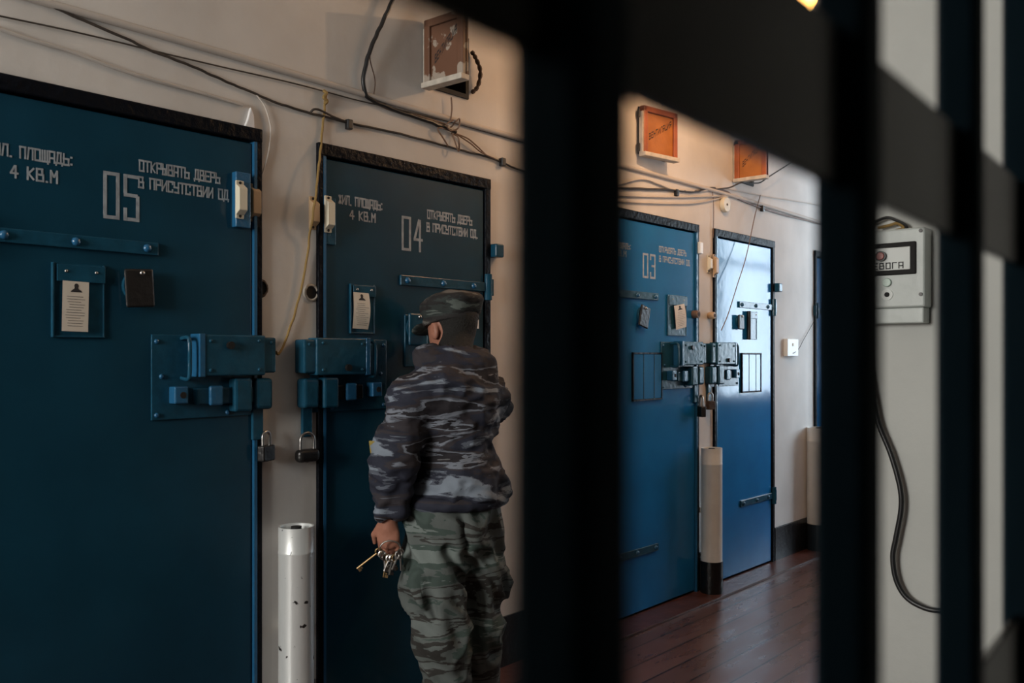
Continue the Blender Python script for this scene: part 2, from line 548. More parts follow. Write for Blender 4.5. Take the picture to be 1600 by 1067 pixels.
# wall with the alarm box, then the far right side of the corridor with its window
ALY = 3.02
tag(MB().box(CORR_X, 4.6, ALY, ALY + .25, 0, H).build('wall_back', M['wall_end']), kind='structure')
y0, y1, z0, z1 = WIN
rw = MB()
rw.box(CORR_X, CORR_X + .25, ALY + .25, y0, 0, H).box(CORR_X, CORR_X + .25, y1, 11.0, 0, H)
rw.box(CORR_X, CORR_X + .25, y0, y1, 0, z0).box(CORR_X, CORR_X + .25, y0, y1, z1, H)
tag(rw.build('wall_right', M['wall']), kind='structure')
tag(MB().box(-.4, CORR_X + .25, 11.0, 11.2, 0, H).build('wall_far', M['wall']), kind='structure')
x0, x1, z0, z1 = NWIN
tag(MB().box(1.75, 4.6, -.45, -.28, 0, H).build('unseen_light_blocker', M['guard_wall']), kind='structure')  # unseen wall stub added to block window light from bars and guard room
tag(MB().box(CORR_X - .006, CORR_X, ALY + .25, 11.0, 0, .93).build('added_dark_panel', M['dark_panel']), kind='structure')  # unseen panel added opposite the doors to darken their low reflections
nw = MB()
nw.box(-.4, x0, END_Y - .25, END_Y, 0, H).box(x1, 4.6, END_Y - .25, END_Y, 0, H).box(x0, x1, END_Y - .25, END_Y, 0, z0).box(x0, x1, END_Y - .25, END_Y, z1, H)
tag(nw.build('wall_near', M['wall_end']), kind='structure')
tag(MB().box(4.6, 4.8, END_Y - .3, ALY + .3, 0, H).build('wall_guard_side', M['guard_wall']), kind='structure')


def window(name, p, horiz):
    a0, a1, z0, z1 = p
    mb = MB()
    t = .035

    def bx(a, b, c, d):
        if horiz: mb.box(a, b, END_Y - .12, END_Y - .06, c, d)
        else: mb.box(CORR_X + .0, CORR_X + .04, a, b, c, d)
    bx(a0, a0 + t, z0, z1); bx(a1 - t, a1, z0, z1); bx(a0, a1, z0, z0 + t); bx(a0, a1, z1 - t, z1)
    m = (a0 + a1) / 2
    bx(m - .025, m + .025, z0, z1); bx(a0, a1, z0 + (z1 - z0) * .7 - .02, z0 + (z1 - z0) * .7 + .02)
    tag(mb.build(name, M['frame_white']), kind='structure')


window('window_1', WIN, False)
window('window_2', NWIN, True)

# black plinth band and the step board along the cell wall
edges = [END_Y] + [e for a, b, _ in DOORS for e in (a - .045, b + .045)] + [11.0]
pl = MB()
for i in range(0, len(edges), 2):
    if edges[i + 1] > edges[i]: pl.box(0, .012, edges[i], edges[i + 1], 0, .225)
tag(pl.build('baseboard_left', M['plinth'], bevel=.003), kind='structure')
tag(MB().box(0.0, .17, END_Y, 11.0, 0, .012).build('trim_1', M['step'], bevel=.003), kind='structure')


# ------------------------------------------------------------------ the cell doors
def door(i, text):
    a, b, side = DOORS[i]
    d = empty('door_%d' % (5 - i), (0, (a + b) / 2, 0), text[0], 'door', kind='structure')
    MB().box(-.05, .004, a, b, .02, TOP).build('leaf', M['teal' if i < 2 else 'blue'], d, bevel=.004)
    fr = MB()
    w_ = .035
    fr.box(-.05, .014, a - w_, a - .004, 0, TOP + .012).box(-.05, .014, b + .004, b + w_, 0, TOP + .012).box(-.05, .016, a - w_, b + w_, TOP + .006, TOP + .05)
    fr.build('frame', M['black'], d, bevel=.004)
    be = MB()
    e0 = b + .003 if side == 'r' else a - .014
    be.box(-.05, .0155, e0, e0 + .011, 0, TOP + .004)
    tag(be.build('frame_bead', M['blue3'], d), label='bright blue inner strip of the door frame')
    return d


class Screws(list):
    def build(s, name, mat, parent, **k):
        for (y, z, x, r) in s: MB().dome((x, y, z), (1, 0, 0), r, r * .9, 8).build(name, mat, parent, smooth=True)


def screw(lst, y, z, x, r=.007):
    lst.append((y, z, x, r))


def lock(d, Y0, s, dz=0.0):
    """latch box, bolt and hasp; u runs from the wall into the door"""
    def B(mb, u0, u1, z0, z1, x0, x1):
        return mb.box(x0, x1, Y0 + s * u0, Y0 + s * u1, z0 + dz, z1 + dz)
    bp = B(MB(), .06, .40, 1.15, 1.406, .004, .011).build('lock_plate', M['blue2'], d, bevel=.002)
    sc_ = Screws()
    for u, z in ((.385, 1.385), (.385, 1.165), (.37, 1.28), (.15, 1.163)): screw(sc_, Y0 + s * u, z + dz, .011, .008)
    sc_.build('screw', M['blue3'], bp, smooth=True)
    lb = B(MB(), .045, .275, 1.28, 1.408, .011, .066).build('lock_box', M['blue2'], d, bevel=.005)
    e = B(MB(), .0, .052, 1.287, 1.402, .0, .058).build('lock_bracket', M['blue2'], d, bevel=.006)
    rim = MB(); B(rim, .258, .277, 1.278, 1.41, .011, .0685)
    rim.build('cover_flange', M['blue3'], lb, bevel=.002)
    sm = Screws()
    for u, z in ((.07, 1.39), (.24, 1.388), (.07, 1.298), (.24, 1.298), (.02, 1.385)): screw(sm, Y0 + s * u, z + dz, .066 if u > .05 else .058, .006)
    sm.build('screw', M['blue2'], lb, smooth=True)
    kh = MB().cyl((.064, Y0 + s * .175, 1.375 + dz if s < 0 else 1.305 + dz), (.078, Y0 + s * .175, 1.375 + dz if s < 0 else 1.305 + dz), .012, 14)
    tag(kh.build('keyhole_cover', M['dark_steel'], lb, smooth=True), label='dark round keyhole cover')
    hy = Y0 + s * .305
    pts = spline([(.01, hy, 1.395 + dz), (.045, hy, 1.398 + dz), (.058, hy, 1.385 + dz), (.06, hy, 1.335 + dz), (.058, hy, 1.285 + dz), (.045, hy, 1.272 + dz), (.01, hy, 1.275 + dz)], 5)
    MB().tube(pts, .0065, 8).build('pull_handle', M['blue2'], d, smooth=True)
    bo = B(MB(), .02, .27, 1.192, 1.243, .012, .036).build('bolt', M['blue2'] if s < 0 or dz == 0 else M['dark_steel'], d, bevel=.004)
    tb = B(MB(), .185, .232, 1.188, 1.25, .036, .05).build('bolt_tab', M['blue3'], bo, bevel=.008, seg=3)
    B(MB(), .085, .148, 1.165, 1.272, .011, .055).build('bolt_sleeve', M['blue2'], d, bevel=.008)
    B(MB(), .005, .07, 1.168, 1.27, .0, .05).build('bolt_keeper', M['blue2'], d, bevel=.012, seg=3)
    hs = B(MB(), .022, .062, 1.068, 1.175, .004, .018)
    hs.build('hasp', M['blue2'], d, bevel=.003)
    cy = Y0 + s * .325
    kl = MB().box(.011, .05, cy - .022, cy + .022, 1.198 + dz, 1.25 + dz).build('lock_cylinder', M['blue3'], d, bevel=.004)
    MB().cyl((.048, cy + .004, 1.224 + dz), (.0515, cy + .004, 1.224 + dz), .010, 12).build('keyhole', M['hole'], kl)


def strap(d, y_hinge, y_end, z, s):
    """flat hinge strap with bolts and its knuckle at the frame"""
    st = MB().box(.004, .014, y_hinge, y_end, z - .019, z + .019).build('hinge_strap', M['blue2'], d, bevel=.002)
    bo = Screws()
    for k in (.15, .52, .93):
        y = y_hinge + (y_end - y_hinge) * k
        screw(bo, y, z, .013, .013)
    bo.build('bolt_head', M['blue3'], st, smooth=True)
    kn = MB().cyl((.014, y_hinge - s * .018, z - .055), (.014, y_hinge - s * .018, z + .055), .016, 14)
    kn.box(0, .022, y_hinge - s * .045, y_hinge - s * .01, z - .035, z + .035)
    kn.build('hinge_knuckle', M['blue2'], d, bevel=.002)


def peephole(d, p, rot=0.0, sz=1.0, mat='dark_steel'):
    y, z = p.y, p.z
    ring = MB().cyl((.002, y, z), (.016, y, z), .045 * sz, 20).build('peephole_ring', M['blue2'], d, bevel=.003)
    R = Matrix.Translation((.024, y, z)) @ Matrix.Rotation(rot, 4, 'X')
    fl = MB().box(-.006, .006, -.043 * sz, .043 * sz, -.062 * sz, .05 * sz, R)
    tag(fl.build('peephole_flap', M[mat], d, bevel=.006), label='dark steel flap over the peephole')
    MB().dome((.03, y + .005, z + .038 * sz), (1, 0, 0), .008, .007).build('flap_pin', M['steel'], ring, smooth=True)


def food_hatch(d, y0, y1, z0, z1):
    h = MB().box(.003, .013, y0 + .008, y1 - .008, z0 + .008, z1 - .008).build('food_hatch', M['blue'], d, bevel=.002)
    r = MB()
    r.box(.003, .016, y0, y0 + .008, z0, z1).box(.003, .016, y1 - .008, y1, z0, z1).box(.003, .016, y0, y1, z0, z0 + .008).box(.003, .016, y0, y1, z1 - .008, z1)
    r.build('hatch_rim', M['black'], h)
    g = MB()
    for k in (.36, .72):
        yy = y0 + (y1 - y0) * k
        g.box(.012, .0145, yy - .002, yy + .002, z0 + .01, z1 - .01)
    g.build('hatch_seam', M['black'], h)


def text_line(d, text, pxl, pxr, py_l, hpx, th=.14, name='lettering', gap=.45):
    """writing stencilled on a leaf: left and right pixel, baseline at the left, height in pixels"""
    p, q = on_wall(pxl, py_l, .004), on_wall(pxr, py_l, .004)
    t = (p - CAM).dot(Vector((-SN, CS, 0)))
    return stroke_text(text, p.y, q.y, p.z, hpx * t / F, (.0042, .0050), d, M['white_paint'], th, name, gap=gap)


d5 = door(0, ('blue steel cell door stencilled with number 05, nearest at left',))
d4 = door(1, ('blue steel cell door stencilled with number 04, the guard peers into it',))
d3 = door(2, ('blue steel cell door stencilled with number 03, beyond the thick near bar',))
d2 = door(3, ('glossy blue cell door reflecting the bright window, right of door 03',))
d1 = door(4, ('farthest blue cell door, mostly hidden behind a gate bar',))

text_line(d5, 'ЖИЛ. ПЛОЩАДЬ:', -21, 113, 240, 21, .15)
text_line(d5, '4 КВ.М', 17, 89, 278, 22, .14)
text_line(d5, '05', 164, 215, 341, 74, .075, gap=.6)
text_line(d5, 'ОТКРЫВАТЬ ДВЕРЬ', 218, 343, 268, 19, .15)
text_line(d5, 'В ПРИСУТСТВИИ ОД', 217, 356, 294, 19, .15)
text_line(d4, 'ЖИЛ. ПЛОЩАДЬ:', 529, 597, 319, 16, .17)
text_line(d4, '4 КВ.М', 547, 586, 343, 16, .16)
text_line(d4, '04', 629, 659, 391, 54, .075, gap=.65)
text_line(d4, 'ОТКРЫВАТЬ ДВЕРЬ', 668, 737, 342, 15, .17)
text_line(d4, 'В ПРИСУТСТВИИ ОД.', 667, 746, 362, 15, .17)
text_line(d3, 'ЖИЛ. ПЛОЩАДЬ:', 944, 985, 384, 10, .18)
text_line(d3, '4 КВ.М', 952, 978, 398, 10, .17)
text_line(d3, '03', 1005, 1023, 434, 39, .085, gap=.65)
text_line(d3, 'ОТКРЫВАТЬ ДВЕРЬ', 1030, 1072, 394, 10, .18)
text_line(d3, 'В ПРИСУТСТВИИ ОД', 1030, 1077, 409, 10, .18)

lock(d5, 1.690, -1)
lock(d4, 1.800, 1, -.004)
lock(d3, 4.515, -1, .012)
lock(d2, 4.585, 1, .012)
lock(d1, 6.99, -1, .0)
strap(d5, .81, 1.31, 1.66, 1); strap(d5, .81, 1.2, .33, 1)
strap(d4, 2.737, 2.27, 1.63, -1); strap(d4, 2.737, 2.3, .4, -1)
strap(d3, 3.66, 4.085, 1.655, 1); strap(d3, 3.66, 4.085, .33, 1)
strap(d2, 5.452, 5.0, 1.655, -1); strap(d2, 5.452, 5.02, .44, -1)
strap(d1, 6.17, 6.6, 1.66, 1)
for d, y, z in ((d4, 2.80, 1.785), (d2, 5.51, 1.785)):
    lug = MB().box(-.01, .045, y - .028, y + .022, z - .028, z + .028)
    lug.build('frame_lug', M['blue2'], d, bevel=.006)
lug = MB().box(-.005, .03, 4.495, 4.53, 1.92, 1.985).build('frame_lug', M['pipe2'], d3, bevel=.003)
peephole(d5, on_wall(217, 447, .02), .06, 1.0)
peephole(d4, on_wall(652, 512, .02), 0, 1.1, 'blue2')
peephole(d3, on_wall(1006, 493, .02), -.25, 1.0)
peephole(d2, on_wall(1157, 502, .02), 0, .8)
food_hatch(d3, 3.84, 4.12, 1.11, 1.36)
food_hatch(d2, 5.03, 5.29, 1.115, 1.36)
# plate of the peephole beside the guard's face, and the bits of steel around it
p = on_wall(640, 555, .004)
MB().box(.004, .012, p.y - .03, p.y + .16, 1.30, 1.50).build('peephole_plate', M['blue2'], d4, bevel=.003)


# document frames on the doors
def document_frame(d, y0, y1, z0, z1, lid=.35):
    pl_ = MB().box(.004, .007, y0, y1, z0, z1).build('document_frame', M['blue2'], d)
    r = MB()
    r.box(.006, .013, y0, y0 + .006, z0, z1).box(.006, .010, y1 - .005, y1, z0, z1).box(.006, .011, y0, y1, z0, z0 + .005)
    r.box(.012, .015, y0 + .012, y1, z1 - (z1 - z0) * .25, z1 - .004)
    r.build('frame_strip', M['blue2'], pl_, bevel=.0015)
    s_ = Screws()
    screw(s_, y0 + (y1 - y0) * .25, z1 - (z1 - z0) * .11, .014, .005); screw(s_, y0 + (y1 - y0) * .82, z1 - (z1 - z0) * .11, .014, .005)
    s_.build('screw', M['steel'], pl_, smooth=True)


p, q = on_wall(80, 412, .006), on_wall(163, 528, .006)
document_frame(d5, p.y, q.y, q.z, 1.342 + (556 - 412) * 2.50 / F)
p, q = on_wall(546, 443, .006), on_wall(585, 522, .006)
document_frame(d4, p.y, q.y, q.z, p.z)
p = on_wall(1042, 460, .006); q = on_wall(1072, 525, .006)
document_frame(d3, p.y, q.y, q.z, p.z)
p = on_wall(1167, 486, .006); q = on_wall(1182, 531, .006)
document_frame(d2, p.y, q.y, q.z, p.z)
MB().cyl((.02, p.y, q.z), (.02, p.y, p.z), .012, 12).build('frame_rod', M['dark_steel'], d2, smooth=True)


def sheet(name, label, y0, z1, wd, ht, tilt, curl, portrait=True, nlines=12, mat='paper', x=.018, cat='notice'):
    """a paper sheet with printed lines; tilt about its top left corner"""
    o = empty(name, (x, y0, z1), label, cat)
    c, s_ = math.cos(tilt), math.sin(tilt)

    def mp(u, v, e):                           # u across 0..1, v down 0..1
        xx = x + curl * math.sin(v * 3.1) * (.4 + .6 * u) + e
        yy, zz = u * wd, -v * ht
        return Vector((xx, y0 + yy * c + zz * s_, z1 + zz * c - yy * s_))
    mb = MB()
    N = 10
    vs, fs = [], []
    for e in (0, .0008):
        for j in range(N + 1):
            for i_ in range(5):
                vs.append(mp(i_ / 4, j / N, e))
    K = (N + 1) * 5
    for j in range(N):
        for i_ in range(4):
            a = j * 5 + i_
            fs.append((a, a + 1, a + 6, a + 5)); fs.append((a + K, a + K + 5, a + K + 6, a + K + 1))
    mb.add(vs, fs)
    mb.build('sheet', M[mat], o)
    ln = MB()
    rr = random.Random(len(label))
    for k in range(nlines):
        v = (.30 if portrait else .12) + (.64 if portrait else .8) * k / nlines
        u0 = rr.uniform(.12, .28); u1 = rr.uniform(.6, .92)
        h = .011
        ln.add([mp(u0, v, .0012), mp(u1, v, .0012), mp(u1, v + h, .0012), mp(u0, v + h, .0012)], [(0, 1, 2, 3)])
    if nlines: ln.build('printed_line', M['ink'], o)
    if portrait:
        ph = MB()
        pts = [(.30, .215), (.34, .18), (.43, .15), (.45, .12), (.43, .09), (.46, .05), (.52, .04), (.58, .055), (.61, .09), (.585, .12), (.60, .15), (.70, .18), (.74, .215)]
        ph.add([mp(u, v, .0012) for u, v in pts], [tuple(range(len(pts)))])
        ph.build('portrait_print', M['ink_dark'], o)
    return o


def sheet_px(name, label, tl, tr, bl, tilt, curl, x=.018, **k):
    p, q, r = on_wall(*tl, x), on_wall(*tr, x), on_wall(*bl, x)
    return sheet(name, label, p.y, p.z, abs(q.y - p.y) / max(math.cos(tilt), .3), abs(r.z - p.z) / math.cos(tilt), tilt, curl, x=x, **k)


sheet_px('prisoner_card', 'yellowed prisoner card with a small dark portrait on door 05', (98, 438), (139, 438), (98, 517), .02, .0)
sheet_px('prisoner_card', 'curled prisoner card in the paper frame of door 04', (552, 456), (576, 458), (552, 513), .03, .012)
sheet_px('prisoner_card', 'tilted prisoner card sliding out of the paper frame of door 03', (1053, 478), (1069, 481), (1053, 515), -.16, .006, nlines=9)
wn = sheet_px('warning_notice', 'white notice with red lettering on door 04 behind the guard\'s cap', (703, 461), (748, 461), (703, 512), 0, .0, portrait=False, nlines=0, mat='paper_white')
p = on_wall(724, 479, .019); q = on_wall(733, 479, .019)
stroke_text('ШЕ', p.y, q.y, p.z, .026, (.0195, .0200), wn, M['ink_red'], .2)
p = on_wall(707, 493, .019); q = on_wall(742, 493, .019)
MB().box(.0195, .0200, p.y, q.y, p.z, p.z + .004).build('printed_line', M['ink'], wn)


# ------------------------------------------------------------------ magnetic contacts
def contact_mesh(o, y, z, x, mat, hgt=.122, wd=.03):
    b_ = hgt / 2
    pts = [(y - wd / 2, z - b_), (y + wd / 2, z - b_), (y + wd / 2, z + b_), (y - wd / 2, z + b_)]
    MB().box(x, x + .006, y - wd / 2, y + wd / 2, z - b_, z + b_).build('contact_base', M[mat], o, bevel=.004, seg=3)
    bd = MB()
    x1, x2 = x + .006, x + .026
    zz = [z - b_ + .012, z - b_ + .026, z + b_ - .026, z + b_ - .012]
    for (a, b) in [(y - wd / 2, y + wd / 2)]:
        prof = [(x1, zz[0]), (x2, zz[1]), (x2, zz[2]), (x1, zz[3])]
        vs = [(px, a, pz) for px, pz in prof] + [(px, b, pz) for px, pz in prof]
        bd.add(vs, [(0, 1, 2, 3), (7, 6, 5, 4), (0, 4, 5, 1), (1, 5, 6, 2), (2, 6, 7, 3), (3, 7, 4, 0)])
    bd.build('contact_body', M[mat], o, bevel=.002)
    for k in (-1, 1): MB().cyl((x + .005, y, z + k * (b_ - .008)), (x + .0075, y, z + k * (b_ - .008)), .005, 10).build('screw', M['hole'], o)


def contact(px, py, hpx, x, mat, label):
    p = on_wall(px, py, x + .02)
    t = (p - CAM).dot(Vector((-SN, CS, 0)))
    o = empty('magnetic_contact', (x, p.y, p.z - hpx * t / F / 2), label, 'sensor')
    contact_mesh(o, p.y, p.z, x, mat, hpx * t / F)
    return o


c = contact(379, 311, 60, .032, 'plastic', 'ivory magnetic contact on blue bracket at top corner of door 05')
p = on_wall(374, 313, .02)
MB().box(.004, .031, p.y - .018, p.y + .035, p.z - .087, p.z + .09).build('bracket', M['blue3'], c, bevel=.003)
contact(401, 316, 60, .0, 'plastic_tan', 'ivory magnetic contact on the wall just right of door 05')
contact(493, 332, 52, .0, 'plastic_tan', 'yellowed magnetic contact on the wall left of door 04, cord beside it')
c = contact(517, 334, 58, .014, 'plastic', 'white magnetic contact on door 04 above its latch side')
p = on_wall(515, 340, .01)
MB().box(.004, .013, p.y - .03, p.y + .025, p.z - .095, p.z + .07).build('bracket', M['blue2'], c, bevel=.002)
contact(1111, 412, 28, .0, 'plastic', 'pale magnetic contact on the wall left of the reflecting door')
contact(1120, 415, 36, .012, 'plastic_tan', 'tan magnetic contact at the left edge of the reflecting door')


# ------------------------------------------------------------------ padlocks
def padlock(px, py, label, wd, hg, dp, mat, rot=0.0, x=.03, shw=.6, shh=.045, r=.005, lay=False):
    """px, py: middle of the top of the shackle"""
    p = on_wall(px, py, x)
    o = empty('padlock', (x, p.y, p.z - shh - hg), label, 'padlock')
    R = Matrix.Translation(p) @ Matrix.Rotation(rot, 4, 'Z')
    a = wd * shw / 2
    pts = [Vector((0, -a, -shh - .008)), Vector((0, -a, -a * .9))]
    for k in range(9):
        t = math.pi * (1 - k / 8)
        pts.append(Vector((0, a * math.cos(t), -a * .9 + a * .9 * math.sin(t))))
    pts.append(Vector((0, a, -shh - .008)))
    MB().tube([R @ v for v in pts], r, 10).build('shackle', M['steel'], o, smooth=True)
    bd = MB().box(-dp / 2, dp / 2, -wd / 2, wd / 2, -shh - hg, -shh, R)
    bd.build('padlock_body', M[mat], o, bevel=min(dp, hg) * (.2 if not lay else .42), seg=4)
    MB().cyl(R @ Vector((0, 0, -shh - hg - .001)), R @ Vector((0, 0, -shh - hg + .004)), .006, 10).build('keyway', M['brass'], o)


padlock(416, 674, 'steel padlock with black body hanging from hasp of door 05', .062, .052, .028, 'dark_steel', .35)
padlock(480, 676, 'wide black padlock hanging from hasp of door 04', .088, .045, .04, 'dark_steel', 0, shw=.62, shh=.055, lay=True)
padlock(1096, 618, 'square padlock twisted on hasp of door 03', .07, .06, .03, 'dark_steel', .9, x=.04, shh=.06, r=.006)
padlock(1110, 614, 'small rusty padlock on hasp of the reflecting door', .055, .05, .03, 'rust', -.3, shh=.045)

# ------------------------------------------------------------------ wall ports, switch, junction
def port(px, py, r, label, mat='rust', ring='cream'):
    p = on_wall(px, py, .004)
    o = empty('wall_port', p, label, 'wall opening')
    prof = []
    rg = MB()
    pts, n = [], 20
    vs, fs = [], []
    for k in range(n):
        t = 2 * math.pi * k / n
        j = 1 + .12 * noise.noise(Vector((math.cos(t) * 2, math.sin(t) * 2, px)))
        for rr, x in ((r * 1.35 * j, .0005), (r * 1.18 * j, .006), (r * j, .007), (r * .9, .001)):
            vs.append((x, p.y + rr * math.cos(t), p.z + rr * math.sin(t)))
    for k in range(n):
        for q in range(3):
            a, b = k * 4 + q, ((k + 1) % n) * 4 + q
            fs.append((a, a + 1, b + 1, b))
    rg.add(vs, fs).build('port_rim', M[ring], o, smooth=True)
    MB().cyl((.0002, p.y, p.z), (.002, p.y, p.z), r * .98, 20).build('port_hole', M[mat], o)


port(407, 450, .024, 'dark ragged hole in wall right of door 05', 'hole', 'rust')
port(487, 457, .024, 'dark hole with white plaster rim beside door 04', 'hole', 'cream')


def knob(px, py, r, label, mat):
    p = on_wall(px, py, .02)
    o = empty('wall_peg', (0, p.y, p.z - r), label, 'peg')
    MB().cyl((0, p.y, p.z), (.04, p.y, p.z), r, 16).build('peg', M[mat], o, bevel=.004, smooth=True)
    MB().cyl((.039, p.y, p.z), (.0415, p.y, p.z), r * .55, 12).build('peg_hole', M['rust'], o)


knob(1087, 491, .022, 'brown round peg on the wall at the edge of door 03', 'wire_brown')
knob(1112, 493, .02, 'tan round peg on the wall left of the reflecting door', 'plastic_tan')

p = on_wall(1237, 543, .02)
o = empty('switch_box', (0, p.y, p.z - .06), 'small white switch box on the wall right of the reflecting door', 'switch')
MB().box(0, .03, p.y - .085, p.y + .085, p.z - .058, p.z + .058).build('cover', M['frame_white'], o, bevel=.004)
MB().box(.03, .034, p.y - .01, p.y + .012, p.z + .01, p.z + .03).build('rocker', M['plastic'], o, bevel=.002)
p = on_wall(1132, 320, .01)
o = empty('junction_box', (0, p.y, p.z - .045), 'round cream junction box on wall above the reflecting door', 'junction box')
MB().cyl((0, p.y, p.z), (.028, p.y, p.z), .045, 24).build('lid', M['plastic'], o, bevel=.005, smooth=True)
MB().cyl((.027, p.y, p.z), (.030, p.y, p.z), .007, 10).build('screw', M['rust'], o)


# ------------------------------------------------------------------ sleeve pipes standing along the wall
def sleeve(px, x, top_py, r, mat, label, base=.19):
    p = on_wall(px, top_py, x)
    o = empty('standpipe', (x, p.y, 0), label, 'pipe', 'sleeved pipes along the cell wall')
    zt = p.z
    sh = MB().lathe([(r * .86, zt - .05), (r * .90, zt), (r, zt + .001), (r, zt - .002), (r, zt * .9), (r * 1.015, zt * .897), (r * 1.015, zt * .889), (r, zt * .886), (r, base)], (x, p.y, 0), 32)
    sh.build('sleeve', M[mat], o, smooth=True)
    MB().lathe([(r * 1.06, base), (r * 1.06, .012), (0.001, .012)], (x, p.y, 0), 32).lathe([(r * .9, base), (r * 1.06, base)], (x, p.y, 0), 32).build('painted_foot', M['plinth'], o, smooth=True)
    MB().lathe([(r * .3, .02), (r * .3, zt + .0), (.001, zt + .0)], (x, p.y, 0), 16).build('inner_pipe', M['hole'], o, smooth=True)
    bk = MB().box(0, x - r * .8, p.y - .012, p.y + .012, zt * .55, zt * .55 + .03)
    bk.build('pipe_clamp', M['pipe2'], o)


sleeve(463, .08, 822, .058, 'pipe', 'speckled silver pipe sleeve between doors 05 and 04')
sleeve(1112, .08, 700, .059, 'pipe2', 'dull grey pipe sleeve with black foot between door 03 and reflecting door')
sleeve(1281, .085, 668, .085, 'pipe2', 'farthest grey pipe sleeve, half hidden behind the second gate bar')


# ------------------------------------------------------------------ wall hatches with wooden lids
def hatch(i, ang, face, rim, label, w_lid=None, text=True):
    y0, y1, z0, z1 = HATCH[i]
    o = empty('wall_hatch', (0, y0, z0), label, 'hatch', 'ventilation hatches above the cell doors')
    fr = MB()
    t = .018
    fr.box(-.12, .008, y0, y0 + t, z0, z1).box(-.12, .008, y1 - t, y1, z0, z1).box(-.12, .008, y0 + t, y1 - t, z0, z0 + t).box(-.12, .008, y0 + t, y1 - t, z1 - t, z1)
    fr.box(-.125, -.115, y0, y1, z0, z1)
    fr.build('hatch_frame', M['hole'], o)
    wl = w_lid or (y1 - y0)
    R = Matrix.Translation((.012, y0 - .004, z0)) @ Matrix.Rotation(-ang, 4, 'Z')
    hh = z1 - z0
    lid = MB().box(.008, .022, .0, wl, 0, hh, R).build('lid', M[face], o)
    rm = MB()
    b = .03
    rm.box(.0, .034, 0, b, 0, hh, R).box(.0, .034, wl - b, wl, 0, hh, R).box(.0, .034, 0, wl, hh - b, hh, R)
    rm.build('lid_moulding', M[rim], lid, bevel=.004)
    sl = MB().box(.0, .046, -.004, wl + .004, -.016, .006, R)
    sl.build('lid_sill', M['cream'], lid, bevel=.003)
    sd = MB().box(.004, .03, -.007, -.001, .004, hh - .03, R)
    sd.build('lid_edge', M['cream'], lid)
    for z in (.03, hh - .04): MB().cyl(R @ Vector((.006, -.01, z - .02)), R @ Vector((.006, -.01, z + .02)), .008, 10).build('lid_hinge', M['dark_steel'], lid, smooth=True)
    if text:
        sl_ = .62

        def mp(u, v, e):
            return R @ Vector((.022 + e, .05 + u * (wl - .09), hh * .30 + v + u * hh * .38))
        stroke_text('ВЕНТИЛЯЦИЯ', 0, 1, 0, .034, (.0005, .0012), lid, M['ink_dark'], .17, mapper=mp)
    return o


hatch(0, math.radians(88), 'brown_wood', 'brown_wood', 'weathered brown wooden hatch lid swung wide open, nearest the camera', w_lid=.205)
hatch(1, math.radians(9), 'orange', 'red_wood', 'bright orange wooden hatch lid almost closed, above door 03', w_lid=.265)
hatch(2, math.radians(90), 'orange', 'red_wood', 'dark orange hatch lid standing open, cut by the gate crossbar', w_lid=.205)
# ragged caulk beside the open hatch
y0, y1, z0, z1 = HATCH[0]
pts = spline([(.012, y1 + .01, z1 - .05), (.02, y1 + .03, z1 - .08), (.03, y1 + .045, z1 - .13), (.02, y1 + .04, z1 - .19), (.01, y1 + .015, z0 + .03)], 6)
tag(MB().tube(pts, [.006 + .004 * abs(math.sin(i * 2.1)) for i in range(len(pts))], 7).build('frayed_rope', M['rust'], base=pts[0], smooth=True),
    'frayed brown rope hanging beside the open brown hatch', 'rope')


# ------------------------------------------------------------------ cables on the wall
def cable(name, label, cat, pts, r, mat, group=None, k=6, offs=.008, jit=0.0):
    P = []
    for i, q in enumerate(pts):
        off = q[2] if len(q) > 2 else offs
        P.append(on_wall(q[0], q[1], off))
    P = spline(P, k)
    if jit:
        P = [p + Vector((0, noise.noise(p * 30) * jit, noise.noise(p * 30 + Vector((9, 2, 4))) * jit)) for p in P]
    o = MB().tube(P, r, 8).build(name, M[mat], base=P[0], smooth=True)
    return tag(o, label, cat, group)


MB_ = MB().tube(spline([(.008, y, 2.298 + .006 * math.sin(y * 1.7)) for y in np.arange(END_Y + .02, 10.9, .45)], 3), .011, 10)
tag(MB_.build('conduit', M['wire_pale'], base=(.008, 0, 2.298), smooth=True), 'long whitewashed conduit running along the wall above all doors', 'conduit')
cable('wire', 'thin dark wire strung above doors 05 and 04 just below the conduit', 'wire',
      [(-30, 18), (0, 25), (100, 46), (190, 67), (230, 77), (340, 103), (450, 128), (508, 143), (560, 157), (640, 175), (720, 195), (815, 222), (900, 245), (960, 262)], .0025, 'wire_dark')
cable('cable', 'sagging dark cable running down from top left to above door 04', 'cable',
      [(30, -14), (70, 4), (130, 32), (200, 62), (240, 80), (310, 108), (345, 124), (370, 134), (400, 147), (440, 163), (480, 175), (545, 192), (640, 213), (700, 229), (770, 248), (815, 266), (900, 288), (960, 298)], .0044, 'wire_dark', jit=.003)
cable('cable', 'painted-over cable just above the frame of door 05', 'cable', [(-20, 38), (50, 62), (110, 80), (180, 106), (240, 125), (300, 141), (380, 164)], .006, 'wire_pale')
cable('cable', 'thick black cable bundle descending from ceiling left of the brown hatch', 'cable',
      [(640, -60, .03), (615, -4, .03), (600, 30, .03), (585, 62, .03), (573, 95, .025), (568, 125, .02), (571, 145, .015), (580, 156, .012), (600, 166, .012), (640, 180, .012), (690, 197, .015), (712, 206, .015)], .0078, 'rubber', jit=.004)
cable('wire', 'thin grey wire drooping beside the black cable bundle', 'wire', [(584, 66, .02), (578, 90, .02), (586, 125, .015), (584, 150, .012)], .002, 'wire_brown')
